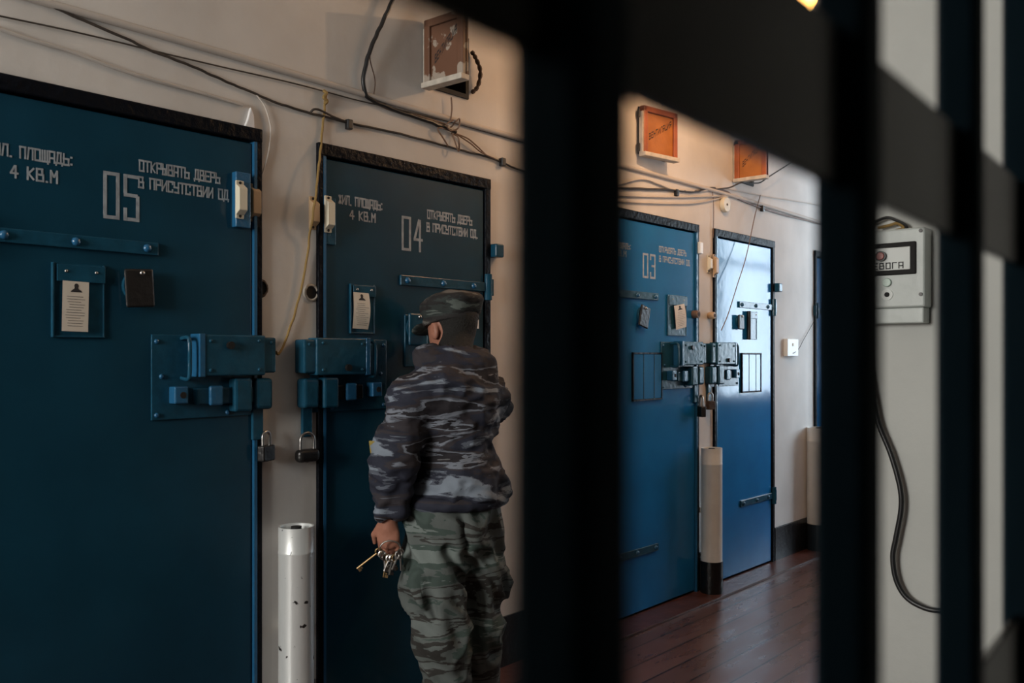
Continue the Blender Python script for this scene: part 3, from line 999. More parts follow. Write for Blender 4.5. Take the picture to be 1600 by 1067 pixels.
for n_, (lab, pts) in enumerate([
    ('brown wire loop knotted below the brown hatch', [(640, 178), (672, 190), (700, 200), (712, 190, .03), (718, 186, .03), (716, 200, .03), (704, 204, .02), (698, 194, .03), (708, 188, .03)]),
    ('brown wire drooping in a long arc under the knot to the cable', [(706, 205), (712, 225, .03), (717, 236, .03), (716, 215, .02), (705, 208)]),
    ('pale wire stretched from the knot down to the cable over door 04', [(708, 206), (735, 224, .02), (752, 238, .02), (775, 249)]),
    ('second pale wire stretched below the knot, ending at a dark clip', [(710, 208), (730, 216, .02), (745, 228, .02), (765, 246), (790, 254)]),
    ('short brown wire hanging from the brown hatch to the knot', [(705, 152, .02), (706, 170, .02), (704, 188, .02)]),
    ('brown wire running from the cable bundle to the knot', [(575, 155), (610, 172), (650, 180), (690, 192), (700, 197)]),
    ('brown wire fanning left below the knot', [(702, 204), (690, 200, .02), (684, 202, .02), (692, 215, .02), (700, 228, .012)]),
]):
    cable('wire', lab, 'wire', pts, .0032, 'wire_brown')
cable('wire', 'thin grey wire dropping to the contact right of door 05', 'wire', [(400, 147), (413, 165), (420, 185), (423, 205), (420, 235), (412, 265), (404, 288)], .0025, 'wire_pale')
cable('cable', 'small loop of dark cable on the sagging cable above door 04', 'cable', [(485, 176), (490, 171, .02), (500, 172, .02), (520, 182, .015), (545, 192)], .004, 'wire_dark')
cable('cord', 'yellow twisted cord hanging from the wire beside door 04 to the latch', 'cord',
      [(509, 143), (508, 155), (506, 180), (503, 215), (499, 250, .03), (494, 300, .04), (488, 345, .035), (484, 365, .02), (482, 390, .015), (473, 440, .012), (460, 490, .012), (447, 530, .012), (436, 552, .03), (432, 550, .04)], .0042, 'cord', jit=.004)
cable('cord', 'short yellow cord knot wrapped around the thin wire', 'cord', [(505, 141), (510, 146, .015), (506, 152, .015), (511, 158, .015), (507, 163)], .006, 'cord')
cable('cable', 'grey cable arching over door 03 to the wire clip', 'cable', [(940, 296), (970, 287), (1004, 280), (1030, 288), (1052, 296), (1090, 299), (1110, 296)], .005, 'wire_pale')
cable('cable', 'dark taped cable above door 03 up to the twisted joint', 'cable', [(900, 292), (970, 294), (1050, 297), (1075, 300), (1090, 299), (1105, 295), (1117, 294)], .006, 'wire_dark', jit=.004)
cable('cable', 'lower pale cable running straight above door 03', 'cable', [(900, 300), (975, 306), (1060, 308), (1110, 307), (1150, 306)], .0045, 'wire_pale')
cable('cable', 'lowest pale cable sagging close to the frame of door 03', 'cable', [(900, 305), (975, 315), (1040, 318), (1090, 317), (1140, 306)], .004, 'wire_pale')
cable('cable', 'grey cable descending from twisted joint to far right of the wall', 'cable', [(1117, 295), (1135, 299), (1150, 309), (1190, 325), (1225, 336), (1255, 343), (1300, 355), (1340, 365)], .0055, 'wire_brown')
cable('cable', 'thin upper cable running right from the twisted joint', 'cable', [(1130, 294), (1190, 306), (1240, 314), (1275, 320), (1330, 332)], .003, 'wire_pale')
cable('cable', 'loose dark cable sagging under the dark orange hatch then rising right', 'cable', [(1117, 296), (1140, 293, .03), (1160, 285, .06), (1185, 286, .08), (1200, 277, .08), (1225, 261, .08), (1250, 245, .08)], .0045, 'wire_dark')
cable('wire', 'thin vertical wire dropping to the left top corner of the reflecting door', 'wire', [(1113, 297), (1115, 320), (1115, 350), (1114, 372)], .0022, 'wire_brown')
cable('cord', 'thin slack cord slanting down across the reflecting door to its latch', 'cord',
      [(1188, 305, .01), (1180, 335, .04), (1166, 400, .06), (1152, 445, .07), (1138, 490, .07), (1127, 516, .07)], .0028, 'wire_brown')
cable('wire', 'thin wire from the switch box slanting up to the far door', 'wire', [(1240, 552, .035), (1248, 545, .02), (1256, 530, .01), (1272, 502, .01)], .002, 'wire_dark')
for lab, px, py in (('dark clip on cable above door 04', 545, 193), ('dark clip on cable near upper right corner of door 04', 785, 252), ('black clip on the taped cable above door 03', 1057, 300), ('small clip on grey cable right of the reflecting door', 1191, 325)):
    p = on_wall(px, py, .01)
    tag(MB().box(.0, .022, p.y - .012, p.y + .012, p.z - .022, p.z + .014).build('cable_clip', M['rubber'], bevel=.004, base=p), lab, 'cable clip', 'cable clips on the wall')

# loose plaster at the corner of door 05
q = [on_wall(*c_) for c_ in ((374, 211), (396, 211), (394, 180), (389, 168), (384, 188))]
mb = MB().prism([(v.y, v.z) for v in q], .0, .012)
mb.build('plaster_patch', M['paper_white'], wall_left, bevel=.003)


# ------------------------------------------------------------------ pendant lamp
lp = empty('pendant_lamp', LAMP, 'glowing warm pendant lamp high between the gate bars', 'lamp')
lm, nt, b_ = new_mat('opal_lamp_glass')
tr = nt.nodes.new('ShaderNodeBsdfTransparent')
em = nt.nodes.new('ShaderNodeEmission')
em.inputs[0].default_value = (1, .50, .12, 1); em.inputs[1].default_value = 7
ad = nt.nodes.new('ShaderNodeAddShader')
tr.inputs[0].default_value = (.8, .8, .8, 1)
nt.links.new(tr.outputs[0], ad.inputs[0]); nt.links.new(em.outputs[0], ad.inputs[1]); nt.links.new(ad.outputs[0], nt.nodes['Material Output'].inputs[0])
MB().lathe([(.001, -.105), (.03, -.098), (.055, -.08), (.072, -.05), (.078, -.015), (.07, .02), (.05, .045), (.03, .055)], LAMP, 24).build('globe', lm, lp, smooth=True)
MB().lathe([(.032, .05), (.034, .10), (.02, .12), (.001, .122)], LAMP, 20).build('lamp_holder', M['dark_steel'], lp, smooth=True)
MB().cyl(LAMP + Vector((0, 0, .12)), Vector((LAMP.x, LAMP.y, H)), .004, 8).build('flex', M['wire_dark'], lp)
ld = bpy.data.lights.new('bulb_light', 'POINT')
ld.energy = 42; ld.color = (1.0, .60, .32); ld.shadow_soft_size = .012
lo = bpy.data.objects.new('bulb_light', ld)
COL.objects.link(lo); lo.location = LAMP + Vector((0, 0, -.03))

# ------------------------------------------------------------------ alarm box on the end wall
def endp(px, py): return on_end(px, py, ALY)


XL, XR = 1.442, endp(1456, 430).x
ZT, ZB = 1.342 + (556 - 361) * 2.90 / F, 1.342 + (556 - 506) * 2.90 / F
ab = empty('alarm_box', (XL, ALY, ZB), 'grey alarm call box with red button and black framed panel, on pale wall', 'alarm box')
zs = 1.342 + (556 - 482) * 2.9 / F
MB().box(XL, XR, ALY - .07, ALY, zs, ZT).build('case', M['grey_metal'], ab, bevel=.006)
MB().box(XL + .01, XR - .006, ALY - .062, ALY, ZB, zs).build('lower_tray', M['grey_metal'], ab, bevel=.004)
zc = 1.342 + (556 - 405) * 2.88 / F
xa, xb = XL + .02, XR - .025
pn = MB().box(xa, xb, ALY - .078, ALY - .069, zc - .053, zc + .05).build('panel_frame', M['hole'], ab, bevel=.012, seg=3)
tag(pn, label='black rounded frame')
lb = MB().box(xa + .014, xb - .016, ALY - .081, ALY - .077, zc - .038, zc + .034).build('name_plate', M['label_grey'], pn, bevel=.004)
bx = endp(1391, 402).x
MB().cyl((bx, ALY - .08, zc + .008), (bx, ALY - .092, zc + .008), .0165, 20).build('button_ring', M['rubber'], ab, smooth=True)
tag(MB().cyl((bx, ALY - .09, zc + .008), (bx, ALY - .096, zc + .008), .0125, 20).build('alarm_button', M['lamp_red'], ab, bevel=.002, smooth=True), label='dull red push button')
gx, gz = endp(1398, 441).x, 1.342 + (556 - 441) * 2.86 / F
tag(MB().cyl((gx, ALY - .07, gz), (gx, ALY - .078, gz), .014, 20).build('indicator_lens', M['lamp_green'], ab, bevel=.002, smooth=True), label='grey green indicator lens')
gz2 = 1.342 + (556 - 460) * 2.86 / F
MB().cyl((gx, ALY - .069, gz2), (gx, ALY - .073, gz2), .018, 20).build('keyhole_rosette', M['label_grey'], ab, smooth=True)
MB().cyl((gx, ALY - .0725, gz2), (gx, ALY - .0745, gz2), .008, 12).build('keyhole', M['hole'], ab)
for xx in (XL + .012, XR - .012):
    for zz in (ZT - .012, zs + .04): MB().cyl((xx, ALY - .069, zz), (xx, ALY - .073, zz), .006, 10).build('screw', M['dark_steel'], ab)


def mp_alarm(u, v, e): return Vector((u, ALY - .081 - e, v))


xt0, xt1 = endp(1360, 418).x, endp(1424, 418).x
stroke_text('ТРЕВОГА', xt0, xt1, zc - .034, .021, (.0, .0008), pn, M['ink_dark'], .15, mapper=mp_alarm, gap=.6)
# tangle of leads on the box top
for lab, pts in (('black lead coming out of the top of the alarm box', [(1360, 350), (1385, 340), (1402, 345), (1415, 352), (1418, 360)]),
                 ('pale lead coiled on top of the alarm box', [(1372, 356), (1390, 352), (1402, 349), (1412, 356), (1400, 360)])):
    P = spline([on_end(a, b, ALY - .03) for a, b in pts], 5)
    tag(MB().tube(P, .005, 8).build('lead', M['rubber'] if 'black' in lab else M['cord'], base=P[0], smooth=True), lab, 'cable')
P = spline([on_end(a, b, ALY - .035) for a, b in ((1352, 504), (1356, 570), (1366, 630), (1374, 665), (1392, 710), (1406, 760), (1408, 795), (1400, 840), (1395, 870), (1400, 905), (1415, 932), (1440, 948), (1466, 954), (1500, 952))], 6)
tag(MB().tube(P, .0085, 10).build('cable', M['rubber'], base=P[0], smooth=True), 'thick black cable hanging in an S curve below the alarm box', 'cable')

# ------------------------------------------------------------------ barred gate next to the camera
gt = math.atan(1114.0 / F)
GD = Vector((-SN * math.cos(gt) + CS * math.sin(gt), CS * math.cos(gt) + SN * math.sin(gt), 0)).normalized()   # along the gate
GN = Vector((-GD.y, GD.x, 0))                                                                                  # away from the camera
Z0 = .16
SP = .734 * Z0 / math.cos(gt)
P0 = at(893, 556, Z0)
gate = empty('barred_gate', (P0.x, P0.y, 0), 'dark navy steel bar gate close in front of the camera', 'gate')
RG = Matrix.Translation((P0.x, P0.y, 0)) @ Matrix((( GD.x, GN.x, 0, 0), (GD.y, GN.y, 0, 0), (0, 0, 1, 0), (0, 0, 0, 1)))
hb = .0085
for n_ in range(-2, 19):
    MB().box(n_ * SP - hb, n_ * SP + hb, -hb, hb, 0.02, 2.62, RG).build('bar', M['bar'], gate, bevel=.003)
for zc0, zc1 in ((1.342 + .0505, 1.342 + .0980), (1.342 - .19, 1.342 - .146), (.10, .145), (2.55, 2.60)):
    MB().box(-2.4 * SP, 19.0 * SP, -.0022, .0022, zc0, zc1, RG).build('crossbar', M['plate'], gate, bevel=.001)


# ------------------------------------------------------------------ the guard
class Field:
    """a distance field on a grid; rounded cones and ellipsoids joined smoothly, meshed as one closed surface"""

    def __init__(s, lo, hi, h):
        s.lo, s.h = np.array(lo, float), h
        s.n = np.ceil((np.array(hi) - s.lo) / h).astype(int) + 1
        s.D = np.full(tuple(s.n), .25, np.float32)

    def _sub(s, lo, hi):
        a = np.maximum(np.floor((lo - s.lo) / s.h).astype(int), 0)
        b = np.minimum(np.ceil((hi - s.lo) / s.h).astype(int) + 1, s.n)
        if (b <= a).any(): return None, None
        sl = tuple(slice(i, j) for i, j in zip(a, b))
        ax = [s.lo[k] + s.h * np.arange(a[k], b[k]) for k in range(3)]
        return sl, np.stack(np.meshgrid(*ax, indexing='ij'), -1)

    def _join(s, sl, d, k, cut=False):
        o = s.D[sl]
        if cut:
            hh = np.clip(.5 - .5 * (o + d) / k, 0, 1)
            s.D[sl] = o * (1 - hh) - d * hh + k * hh * (1 - hh)
        else:
            hh = np.clip(.5 + .5 * (o - d) / k, 0, 1)
            s.D[sl] = o * (1 - hh) + d * hh - k * hh * (1 - hh)

    def cone(s, a, b, ra, rb, k=.02, cut=False):
        a, b = np.array(a, float), np.array(b, float)
        m = max(ra, rb) + k + .06
        sl, P = s._sub(np.minimum(a, b) - m, np.maximum(a, b) + m)
        if sl is None: return s
        ab = b - a
        t = np.clip(((P - a) @ ab) / max(ab @ ab, 1e-9), 0, 1)
        d = np.linalg.norm(P - a - t[..., None] * ab, axis=-1) - (ra + (rb - ra) * t)
        s._join(sl, d, k, cut)
        return s

    def ell(s, c, r, R=None, k=.02, cut=False):
        """R: 3 axes as rows"""
        c, r = np.array(c, float), np.array(r, float)
        m = r.max() + k + .06
        sl, P = s._sub(c - m, c + m)
        if sl is None: return s
        q = P - c
        if R is not None: q = q @ np.array(R).T
        k0 = np.linalg.norm(q / r, axis=-1)
        k1 = np.linalg.norm(q / (r * r), axis=-1)
        d = k0 * (k0 - 1) / np.maximum(k1, 1e-6)
        s._join(sl, d, k, cut)
        return s

    def plane_cut(s, p, n, k=.01):
        """keep the side where (x - p).n < 0"""
        sl, P = s._sub(s.lo, s.lo + s.h * s.n)
        d = (P - np.array(p)) @ np.array(n)
        o = s.D
        hh = np.clip(.5 - .5 * (o - d) / k, 0, 1)
        s.D = (o * (1 - hh) + d * hh + k * hh * (1 - hh)).astype(np.float32)
        return s

    def mesh(s):
        D = s.D
        nx, ny, nz = D.shape
        ins = D < 0
        c = np.zeros((nx - 1, ny - 1, nz - 1), np.int32)
        for i in (0, 1):
            for j in (0, 1):
                for k in (0, 1):
                    c += ins[i:nx - 1 + i, j:ny - 1 + j, k:nz - 1 + k]
        act = (c > 0) & (c < 8)
        idx = -np.ones(act.shape, np.int64)
        cells = np.argwhere(act)
        idx[act] = np.arange(len(cells))
        acc = np.zeros((len(cells), 3)); cnt = np.zeros(len(cells))
        for (o1, o2) in [((a, b, 0), (a, b, 1)) for a in (0, 1) for b in (0, 1)] + [((a, 0, b), (a, 1, b)) for a in (0, 1) for b in (0, 1)] + [((0, a, b), (1, a, b)) for a in (0, 1) for b in (0, 1)]:
            p1, p2 = cells + o1, cells + o2
            d1, d2 = D[tuple(p1.T)], D[tuple(p2.T)]
            m = (d1 < 0) != (d2 < 0)
            t = np.where(m, d1 / np.where(m, d1 - d2, 1), 0)
            acc += m[:, None] * (p1 + t[:, None] * (p2 - p1)); cnt += m
        V = s.lo + s.h * acc / cnt[:, None]
        Fs = []
        for axn in range(3):
            sh = [slice(None)] * 3
            a, b = ins[tuple(slice(0, n - 1) if i == axn else slice(1, n - 1) for i, n in enumerate(D.shape))], ins[tuple(slice(1, n) if i == axn else slice(1, n - 1) for i, n in enumerate(D.shape))]
            e = np.argwhere(a != b)
            flip = a[tuple(e.T)]
            base = e.copy()
            u, v = [(1, 2), (2, 0), (0, 1)][axn]
            for q in (u, v): base[:, q] += 1
            def cell(du, dv):
                g = base.copy(); g[:, u] += du; g[:, v] += dv
                return idx[tuple(g.T)]
            q = np.stack([cell(-1, -1), cell(0, -1), cell(0, 0), cell(-1, 0)], 1)
            q[~flip] = q[~flip][:, ::-1]
            Fs.append(q)
        Fq = np.concatenate(Fs)
        return V, Fq[(Fq >= 0).all(1)]


def field_obj(name, fld, mat, parent, folds=None, smooth_it=2):
    V, Q = fld.mesh()
    nbr = np.concatenate([Q[:, [0, 1]], Q[:, [1, 2]], Q[:, [2, 3]], Q[:, [3, 0]]])
    for _ in range(smooth_it):
        acc = np.zeros_like(V); cnt = np.zeros(len(V))
        for a, b in ((0, 1), (1, 0)):
            np.add.at(acc, nbr[:, a], V[nbr[:, b]]); np.add.at(cnt, nbr[:, a], 1)
        V = V * .5 + .5 * acc / np.maximum(cnt, 1)[:, None]
    if folds is not None:
        nrm = np.zeros_like(V)
        fn = np.cross(V[Q[:, 2]] - V[Q[:, 0]], V[Q[:, 3]] - V[Q[:, 1]])
        for j in range(4): np.add.at(nrm, Q[:, j], fn)
        nrm /= np.maximum(np.linalg.norm(nrm, axis=1), 1e-9)[:, None]
        V = V + nrm * np.array([folds(v) for v in V])[:, None]
    org = np.array(origin_of(parent))
    me = bpy.data.meshes.new(name)
    me.from_pydata((V - org).tolist(), [], Q.tolist())
    me.update()
    return link(name, me, mat, parent, True)


def A(v): return np.array(v, float)


FA = math.radians(76)
FW = A((-math.sin(FA), math.cos(FA), 0))      # where the guard's chest points
LF = A((-FW[1], FW[0], 0))                     # his left
UP = A((0, 0, 1))
BODY = [FW, LF, UP]
HW = A((-.995, .10, 0)); HL = A((-HW[1], HW[0], 0))
HUP = UP * .985 + HW * .17
HWf = np.cross(HL, HUP)
HEADR = [HWf, HL, HUP]

pel = A(at(706, 800, 3.12))
person = empty('person', (pel[0], pel[1], 0), 'person in camouflage jacket and cap, back turned, peering into door 04, holding keys', 'person')

chest = A(at(704, 640, 3.16)); waist = A(at(712, 740, 3.13))
shL = A(at(642, 630, 3.04)); shR = A(at(757, 620, 3.27))
elL = A(at(615, 722, 2.97)); wrL = A(at(607, 808, 2.99))
elR = A(at(770, 632, 3.40))
haR = A((.035, 2.60, 1.30)); wrR = haR + A((.10, -.01, -.055))
nk = A(at(706, 560, 3.22)); hd = A(at(703, 507, 3.315))
hipL = A(at(680, 832, 3.07)); hipR = A(at(737, 828, 3.18))
knL = A(at(690, 985, 3.03)); knR = A(at(745, 975, 3.17))
anL = A(at(700, 1118, 3.09)); anR = A(at(744, 1105, 3.22))
anL[2] = anR[2] = .10


def hand(f, wr, d, nrm, th_side, curl, s=1.0):
    """palm and five separate fingers; d along the hand, nrm out of the back of the hand, th_side towards the thumb"""
    d, nrm, sd = [A(v) / np.linalg.norm(v) for v in (d, nrm, th_side)]
    f.cone(wr, wr + d * .03, .025, .028, .02)
    pc = wr + d * .058
    f.ell(pc, (.05, .014 + .004, .040), [d, nrm, sd], .012)
    lens = [.072, .080, .075, .058]
    for i in range(4):
        off = sd * (.030 - .020 * i)
        p = wr + d * (.098 - .004 * abs(i - 1)) + off
        dd = d.copy()
        prev, tot = p - d * .02, lens[i] * s
        rr = .0098
        for j, fr in enumerate((.45, .32, .23)):
            ang = curl * (j + .6) * (1 + .08 * i)
            dj = d * math.cos(ang) - nrm * math.sin(ang)
            q = prev + dj * (tot * fr + (.02 if j == 0 else 0))
            f.cone(prev, q, rr, rr - .0009, .004)
            prev, rr = q, rr - .0009
    b = wr + d * .03 + sd * .028
    t1 = b + d * .032 + sd * .026 - nrm * .012
    t2 = t1 + d * .028 + sd * .002 - nrm * .014
    f.cone(b, t1, .014, .011, .01)
    f.cone(t1, t2, .0108, .009, .004)
    return pc


# body: one continuous surface from head to feet
bf = Field(np.minimum(np.minimum(knL, haR), hd) - A((.30, .32, .75)), np.maximum(pel, shL) + A((.34, .62, .85)), .0058)
bf.D[:] = .25
# head: skull, face, jaw, nose, brow, ears, mouth
bf.ell(hd + HUP * .02 - HWf * .012, (.098, .078, .098), HEADR, .02)
bf.ell(hd + HWf * .028 - HUP * .045, (.066, .062, .082), HEADR, .03)
bf.ell(hd + HWf * .060 - HUP * .098, (.028, .030, .022), HEADR, .02)
bf.cone(hd + HWf * .092 + HUP * .004, hd + HWf * .112 - HUP * .036, .008, .014, .012)
bf.cone(hd + HWf * .084 + HUP * .018 + HL * .036, hd + HWf * .084 + HUP * .018 - HL * .036, .012, .012, .012)
for q in (-1, 1):
    bf.ell(hd + HWf * .086 + HUP * .0 + HL * .031 * q, (.010, .014, .010), HEADR, .008, cut=True)
    bf.ell(hd + HWf * .078 + HUP * .0 + HL * .031 * q, (.012, .012, .011), HEADR, .003)
    bf.ell(hd + HL * .082 * q - HUP * .026 - HWf * .008, (.022, .012, .034), HEADR, .006)
    bf.ell(hd + HL * .094 * q - HUP * .022 - HWf * .004, (.011, .006, .020), HEADR, .004, cut=True)
for z_, r_ in ((-.066, .0085), (-.078, .0095)):
    bf.cone(hd + HWf * .088 + HUP * z_ + HL * .018, hd + HWf * .088 + HUP * z_ - HL * .018, r_, r_, .006)
bf.cone(nk - UP * .06, hd - HUP * .07 - HWf * .02, .062, .056, .03)
# trunk and limbs under the clothes
bf.ell(chest - UP * .02, (.100, .145, .16), BODY, .03)
bf.ell(waist, (.095, .140, .15), BODY, .05)
bf.ell(pel, (.085, .125, .11), BODY, .05)
for a_, b_, ra, rb in ((chest + UP * .06, shL, .055, .050), (chest + UP * .06, shR, .055, .050), (shL, elL, .052, .042), (elL, wrL, .042, .028), (shR, elR, .052, .042), (elR, wrR, .042, .028),
                       (hipL, knL, .070, .046), (knL, anL, .046, .036), (hipR, knR, .070, .046), (knR, anR, .046, .036)):
    bf.cone(a_, b_, ra, rb, .03)
for an in (anL, anR):
    bf.cone(an + A((0, 0, -.045)), an + FW * .15 + A((0, 0, -.06)), .04, .03, .02)
# left hand hangs with the keys: fingers half closed, thumb to the front
dL = A((0.02, -.03, -1.0)); nL = LF * .72 - FW * .69
pcL = hand(bf, wrL, dL, nL, FW * .72 + LF * .69, .62)
# right hand flat on the door
hand(bf, wrR, A((-.62, .05, .62)), A((.75, 0, .60)), A((0, -1, 0)), .10)
body = field_obj('body', bf, M['skin'], person, smooth_it=1)

# hair: a short fringe below the cap
hf = Field(hd - .2, hd + .2, .006)
hf.ell(hd + HUP * .012 - HWf * .016, (.106, .086, .104), HEADR, .01)
hf.plane_cut(hd + HUP * .035, HUP)
hf.plane_cut(hd - HUP * .085 - HWf * .06, -HUP * .8 + HWf * -.2)
hf.cone(nk + UP * .0 - FW * .02, hd - HUP * .05 - HWf * .03, .064, .064, .02)
hf.plane_cut(hd + HWf * .0, HWf * 1.0)
for q in (-1, 1): hf.ell(hd + HL * .085 * q - HUP * .03 - HWf * .004, (.040, .04, .050), HEADR, .006, cut=True)
field_obj('hair', hf, M['hair'], person)

# cap with a soft crown and a peak
cf = Field(hd - .26, hd + .26, .006)
cc = hd + HUP * .052 - HWf * .012
cf.ell(cc, (.118, .104, .062), HEADR, .02)
cf.ell(cc + HUP * .022 - HWf * .018, (.122, .110, .042), HEADR, .02)
cf.ell(cc - HUP * .010 - HWf * .006, (.110, .095, .052), HEADR, .015)
cf.plane_cut(hd + HUP * .008, -HUP)


def cap_folds(v):
    p = Vector(v)
    return .006 * noise.noise(p * 16) + .003 * noise.noise(p * 38)


cap = field_obj('cap', cf, M['cap'], person, cap_folds)
pk = Field(hd - .3, hd + .3, .005)
pk.ell(hd + HUP * .012 + HWf * .105, (.080, .082, .012), [HWf * .97 - HUP * .22, HL, HUP * .97 + HWf * .22], .004)
pk.plane_cut(hd + HWf * .088, -HWf)
field_obj('peak', pk, M['cap'], cap)
bd = Field(hd - .26, hd + .26, .005)
bd.ell(hd + HUP * .018 - HWf * .008, (.1135, .099, .10), HEADR, .01)
bd.plane_cut(hd + HUP * .030, HUP, .004); bd.plane_cut(hd + HUP * .002, -HUP, .004)
field_obj('cap_band', bd, M['cap'], cap)

# jacket
jf = Field(np.minimum(np.minimum(haR, elL), waist) - A((.25, .35, .32)), np.maximum(shL, elL) + A((.35, .75, .5)), .0085)
up2 = A(nk) - A(waist); up2 /= np.linalg.norm(up2)
jf.ell(chest - UP * .02, (.150, .185, .17), BODY, .05)
jf.ell(chest + UP * .07 - FW * .03, (.115, .150, .10), BODY, .06)
jf.ell(waist - UP * .01 - LF * .012, (.150, .162, .13), BODY, .07)
jf.ell(waist - UP * .062 - LF * .012, (.162, .174, .06), BODY, .04)
jf.cone(chest + UP * .075, shL, .10, .086, .05); jf.cone(chest + UP * .075, shR, .10, .084, .05)
jf.cone(shL - UP * .005, elL, .084, .074, .014); jf.cone(elL, wrL + A((0, 0, .035)), .075, .056, .012)
jf.cone(shR - UP * .01, elR, .083, .070, .014); jf.cone(elR, wrR, .068, .048, .012)
# hood rolled down round the neck
for ang in np.linspace(-2.3, 2.3, 16):
    c_ = nk - UP * .008 - FW * (.080 * math.cos(ang)) + LF * (.105 * math.sin(ang)) - UP * .022 * math.cos(ang)
    jf.ell(c_, (.044, .044, .036), None, .02)
jf.ell(nk - FW * .10 - UP * .050, (.058, .125, .078), BODY, .010)
jf.cone(nk - UP * .05, nk + UP * .01, .09, .078, .03)
jf.cone(nk - UP * .005, nk + UP * .12, .064, .064, .01, cut=True)
# open cuffs
jf.cone(wrL + A((0, 0, -.05)), wrL + A((0, 0, .045)), .040, .036, .008, cut=True)


def jacket_folds(v):
    p = Vector(v)
    n1 = noise.noise(Vector((p.x * 7, p.y * 7, p.z * 11)) + Vector((3, 1, 7)))
    n2 = noise.noise(Vector((p.x * 11 + p.z * 5, p.y * 11 - p.z * 4, p.z * 22)))
    fold = (1 - abs(n2) * 2.2)
    low = max(0, min(1, (1.02 - p.z) / .2))
    n3 = noise.noise(Vector((p.x * 20 - p.z * 9, p.y * 20 + p.z * 8, p.z * 30)) + Vector((5, 5, 1)))
    return .014 * n1 + .012 * fold + .004 * (1 - abs(n3) * 2.4) + .009 * low * math.sin(p.y * 42 + p.x * 30 + 4 * n1) - .006


jk = field_obj('jacket', jf, M['jacket'], person, jacket_folds, 1)
hem = Field(waist - A((.35, .35, .25)), waist + A((.35, .35, .12)), .007)
hc = waist - UP * .088
for ang in np.linspace(0, 2 * math.pi, 40, endpoint=False):
    hem.ell(hc + FW * .140 * math.cos(ang) + LF * .168 * math.sin(ang), (.024, .024, .024), None, .02)
field_obj('jacket_hem', hem, M['jacket'], jk, lambda v: .006 * noise.noise(Vector(v) * 30))
bdg = A(at(579, 692, 2.93))
MB().box(-.018, .018, -.003, .003, -.022, .022, Matrix.Translation(Vector(elL + LF * .060 + FW * .028 + UP * .050)) @ Matrix.Rotation(.15, 4, 'X')).build('sleeve_badge', M['badge'], jk, bevel=.004)

# trousers
tf = Field(np.minimum(knL, pel) - A((.32, .32, .70)), np.maximum(pel, knR) + A((.32, .32, .32)), .0085)
tf.ell(pel + UP * .03, (.135, .170, .15), BODY, .05)
tf.ell(pel - FW * .04 - UP * .06, (.105, .150, .10), BODY, .05)
for hp, kn, an in ((hipL, knL, anL), (hipR, knR, anR)):
    mid = hp * .5 + kn * .5
    tf.cone(hp + UP * .03, mid, .106, .099, .025); tf.cone(mid, kn, .099, .092, .03); tf.cone(kn, an + UP * .06, .093, .075, .03); tf.cone(an + UP * .08, an + UP * .02, .08, .076, .02)
tf.ell(knR * .55 + hipR * .45 - LF * .098 - FW * .02, (.06, .012, .07), BODY, .02)
tf.ell(knL * .55 + hipL * .45 + LF * .098, (.075, .026, .09), BODY, .012)
tf.ell(knR * .5 + hipR * .5 - LF * .112 + UP * .0, (.05, .020, .009), [FW, LF * .8 - UP * .6, UP * .8 + LF * .6], .008)
# the seat seam and the long diagonal crease behind the knees
for ps, r_ in (([(722, 795), (728, 850), (722, 890)], .011), ([(704, 862), (716, 900), (732, 945), (744, 985)], .022), ([(672, 905), (676, 935), (682, 965)], .010)):
    for (a0, b0), (a1, b1) in zip(ps[:-1], ps[1:]):
        def surf(px, py):
            for t in np.arange(2.7, 3.2, .004):
                q = A(at(px, py, t)); g = np.round((q - tf.lo) / tf.h).astype(int)
                if (g >= 0).all() and (g < tf.n).all() and tf.D[tuple(g)] < 0: return q
            return A(at(px, py, 3.0))
        tf.cone(surf(a0, b0), surf(a1, b1), r_, r_, .022, cut=True)

tf.plane_cut(waist - UP * .075, UP, .01)


def trouser_folds(v):
    p = Vector(v)
    n1 = noise.noise(Vector((p.x * 6, p.y * 6, p.z * 5)) + Vector((1, 8, 2)))
    n2 = noise.noise(Vector((p.x * 13 + p.z * 6, p.y * 13 + p.z * 5, p.z * 6)))
    n3 = noise.noise(Vector((p.x * 8, p.y * 8, p.z * 26)))
    low = max(0, min(1, (.45 - p.z) / .3))
    return .012 * n1 + .018 * (1 - abs(n2) * 2.6) + .010 * low * n3 - .006


tr = field_obj('trousers', tf, M['trousers'], person, trouser_folds, 1)
p_ = A(at(672, 905, 2.93)); q_ = A(at(681, 965, 2.92))

# boots
for an, nm in ((anL, 'l'), (anR, 'r')):
    bt = Field(an - A((.26, .2, .12)), an + A((.14, .24, .2)), .006)
    g = A((an[0], an[1], 0))
    bt.cone(g + UP * .14, g + UP * .06, .058, .056, .02)
    bt.cone(g + UP * .05 - FW * .02, g + FW * .15 + UP * .042, .050, .042, .03)
    bt.ell(g + FW * .15 + UP * .04, (.06, .046, .036), BODY, .02)
    bt.plane_cut(g + UP * .013, -UP, .004)
    b_ = field_obj('boot', bt, M['boot'], person)
    so = Field(an - A((.26, .2, .12)), an + A((.14, .24, .2)), .005)
    so.cone(g + UP * .012 - FW * .025, g + FW * .15 + UP * .012, .052, .048, .01)
    so.plane_cut(g + UP * .022, UP, .003); so.plane_cut(g + UP * .002, -UP, .003)
    field_obj('sole', so, M['rubber'], b_)

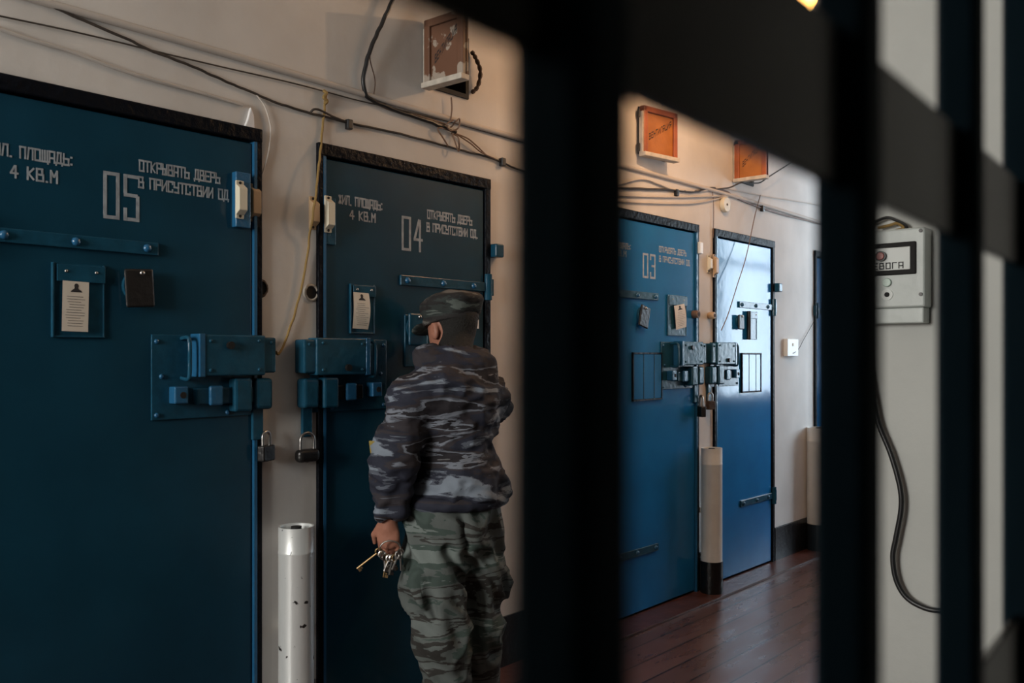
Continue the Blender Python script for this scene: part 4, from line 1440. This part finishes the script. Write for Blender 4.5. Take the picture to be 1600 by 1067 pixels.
# ------------------------------------------------------------------ bunch of keys in his left hand
kc = Vector(pcL) + Vector((0, 0, -.042)) - Vector((-SN, CS, 0)) * .040 + Vector((CS, SN, 0)) * .012
kr = empty('key_bunch', kc, 'large ring of steel keys held in the guard\'s left hand', 'keys')
cam_r = Vector((CS, SN, 0))
pts = []
for k in range(25):
    t = 2 * math.pi * k / 24
    pts.append(kc + cam_r * (.034 * math.cos(t)) + Vector((0, 0, .026 * math.sin(t) + .004)))
MB().tube(pts, .0028, 8, cap=False).build('key_ring', M['steel'], kr, smooth=True)
rk = random.Random(3)
for k in range(11):
    a = -2.9 + 2.65 * k / 10
    top = kc + cam_r * (.034 * math.cos(a)) + Vector((0, 0, .026 * math.sin(a) + .004))
    ln = rk.uniform(.045, .075)
    R = Matrix.Translation(top) @ Matrix.Rotation(TH + rk.uniform(-.9, .9), 4, 'Z') @ Matrix.Rotation(rk.uniform(-.45, .55) + (1.0 if k == 0 else 0), 4, 'Y')
    mb = MB()
    if k == 0: ln = .095
    mb.tube([R @ Vector((.0105 * math.cos(t), 0, -.006 + .0105 * math.sin(t))) for t in np.linspace(0, 2 * math.pi, 15)], .0032, 6, cap=False)
    mb.tube([R @ Vector((0, 0, -.015)), R @ Vector((0, 0, -ln))], .0036, 8)
    mb.box(0, .014, -.0014, .0014, -ln, -ln + .009, R).box(0, .010, -.0014, .0014, -ln + .011, -ln + .016, R)
    mb.build('key', M['brass'] if k in (0, 4, 7) else M['steel'], kr)

# repeats share a group
GROUPS = {'padlock': 'padlocks on the door hasps', 'notice': 'papers on the cell doors', 'sensor': 'magnetic contacts beside the cell doors',
          'wire': 'thin wires on the cell wall', 'cable': 'cables on the cell wall', 'peg': 'round pegs between the doors', 'wall opening': 'holes in the wall between the doors', 'cord': 'cords hanging on the cell wall'}
for o in list(bpy.data.objects):
    if o.parent is None and o.get('category') in GROUPS and 'group' not in o and 'alarm' not in o['label'] and 'warning' not in o.name:
        o['group'] = GROUPS[o['category']]
